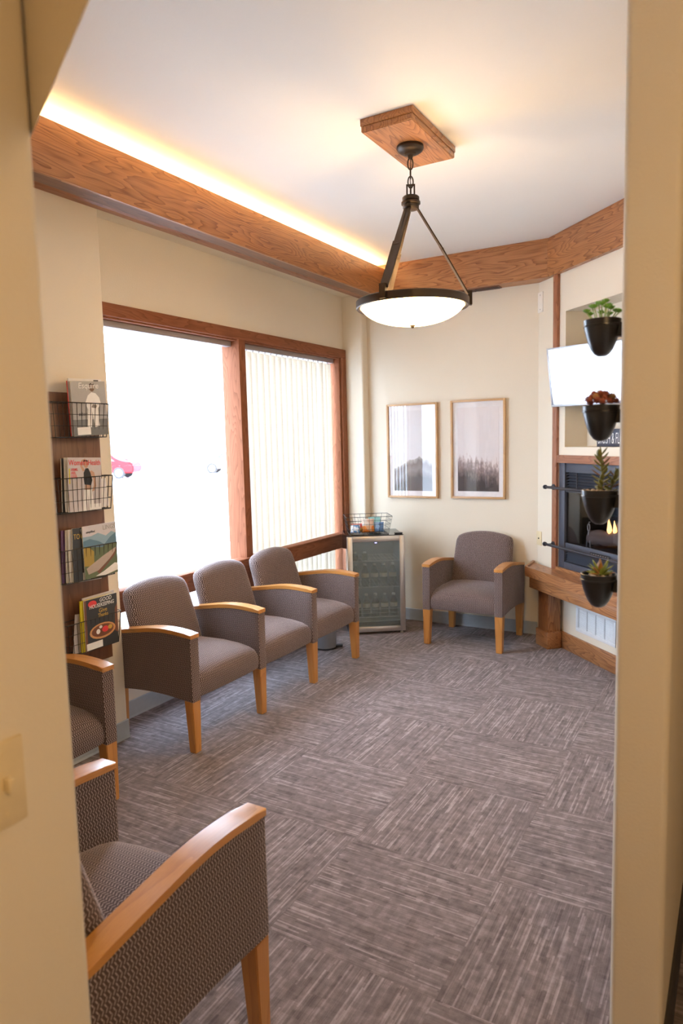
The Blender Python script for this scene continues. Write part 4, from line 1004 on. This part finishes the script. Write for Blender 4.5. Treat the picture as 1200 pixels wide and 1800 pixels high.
def stem_plant(p, base, tip, n, L, seed):
    rd = random.Random(seed); base, tip = Vector(base), Vector(tip)
    bm = bmesh.new(); mid = (base+tip)/2+Vector((.003, 0, 0)); tube(bm, [base, mid, tip], .0025, 6); fin(bm, 'stem', 'olive_leaf', p, smooth=True)
    for k in range(n):
        q = (k+.5)/n; c = base+(tip-base)*q+Vector((.003*math.sin(PI*q), 0, 0)); a = 2.2*k+rd.uniform(-.2, .2); el = .25+.55*q
        bm = bmesh.new(); l = L*(1-.35*abs(q-.4)); leaf(bm, c, (math.cos(a)*math.cos(el), math.sin(a)*math.cos(el), math.sin(el)), l, .0062, curl=.12, n=5)
        fin(bm, 'leaf', 'olive_leaf_tip' if k % 7 == 3 else 'olive_leaf', p, smooth=True)
    bm = bmesh.new(); leaf(bm, tip, (.1, 0, 1), L*.65, .006, n=5); fin(bm, 'leaf', 'olive_leaf', p, smooth=True)
stem_plant(p, (.004, 0, .080), (.0, .0, .178), 24, .034, 1); stem_plant(p, (.018, .008, .080), (.036, .01, .128), 12, .028, 2)
p = pot(1.287, 'lowest black wall planter holding a small pointed agave and pebbles'); pebbles(p, 9)
for ring, (ct, el, L) in enumerate(((9, .45, .038), (8, .85, .044), (6, 1.2, .048))):
    for j in range(ct):
        a = 2*PI*j/ct+ring*.37
        bm = bmesh.new(); leaf(bm, (.004, 0, .082), (math.cos(a)*math.cos(el), math.sin(a)*math.cos(el), math.sin(el)), L, .0060, curl=-.12, n=6)
        fin(bm, 'leaf', 'agave_tip' if (j+ring) % 3 == 0 else 'agave_leaf', p, smooth=True)

# ------------------------------------------------------------------ outdoors beyond the window
gz = -.25
tag(box('ground', 'asphalt', -140, -3.46, -60, 160, gz-.1, gz), 'pale sunlit parking lot outside', None, None, 'structure')
def car(label, loc, rz, mat):
    c = empty('parked_car', loc, rz, label, 'car', 'cars parked outside the window')
    prof = [(-2.2, .32), (-2.25, .62), (-2.1, .86), (-1.35, .93), (-.75, 1.40), (.75, 1.44), (1.45, .98), (2.1, .90), (2.22, .60), (2.15, .32)]
    bm = bmesh.new(); prism(bm, prof, -.86, .86, 'xz')
    for v in bm.verts:
        if v.co.z > 1.2: v.co.y *= .80
    bmesh.ops.bevel(bm, geom=list(bm.edges), offset=.05, segments=2, affect='EDGES'); fin(bm, 'body', mat, c, smooth=40)
    for s in (-1, 1):
        bm = bmesh.new(); f = [(-1.1, .96), (-.66, 1.34), (.66, 1.37), (1.18, .99)]
        A = [bm.verts.new((x, s*(.868 if z < 1.2 else .725), z)) for x, z in f]; bm.faces.new(A); fin(bm, 'side_window', 'car_glass', c)
        for x in (-1.36, 1.36):
            bm = bmesh.new(); tube(bm, [(x, s*.68, .33), (x, s*.885, .33)], .33, 20); w = fin(bm, 'wheel', 'tyre', c, smooth=40)
            bm = bmesh.new(); tube(bm, [(x, s*.875, .33), (x, s*.895, .33)], .21, 16); fin(bm, 'hub_cap', 'silver', w)
cr = Vector((.863, .504, 0)); a_c = math.atan2(.504, .863)
wh = Vector((-31.0, 28.2, gz))
car('red car parked across the lot, seen at the left edge of the window', wh - cr*1.36, a_c, 'car_red')
car('white car parked across the lot to the right of the red one', wh + cr*6.2 + Vector((-2, 3, 0)), a_c, 'car_white')
car('white car parked furthest right across the lot', wh + cr*12.5 + Vector((-3, 4, 0)), a_c, 'car_white')
bd_ = empty('building', (-62, 62, gz), math.atan2(.504, .863), 'pale low building across the parking lot outside', 'building')
box('wall', 'facade', -26, 26, 0, 9, 0, 5.2, bd_); box('parapet', 'facade', -26.2, 26.2, -.2, 9.2, 5.2, 5.7, bd_)
for k in range(9): 
    w = box('window', 'facade_glass', -23+k*5.2, -20.4+k*5.2, -.06, 0, 1.6, 3.4, bd_); box('window_frame', 'silver', -23.1+k*5.2, -20.3+k*5.2, -.09, -.01, 3.4, 3.55, w)
sp_ = empty('street_sign', (-38, 44, gz), a_c, 'tall roadside sign post beyond the parking lot', 'sign')
bm = bmesh.new(); tube(bm, [(0, 0, 0), (0, 0, 5)], .1, 10); fin(bm, 'post', 'steel_grey', sp_); box('panel', 'ink_blue', -.9, .9, -.12, -.02, 2.6, 4.2, sp_)
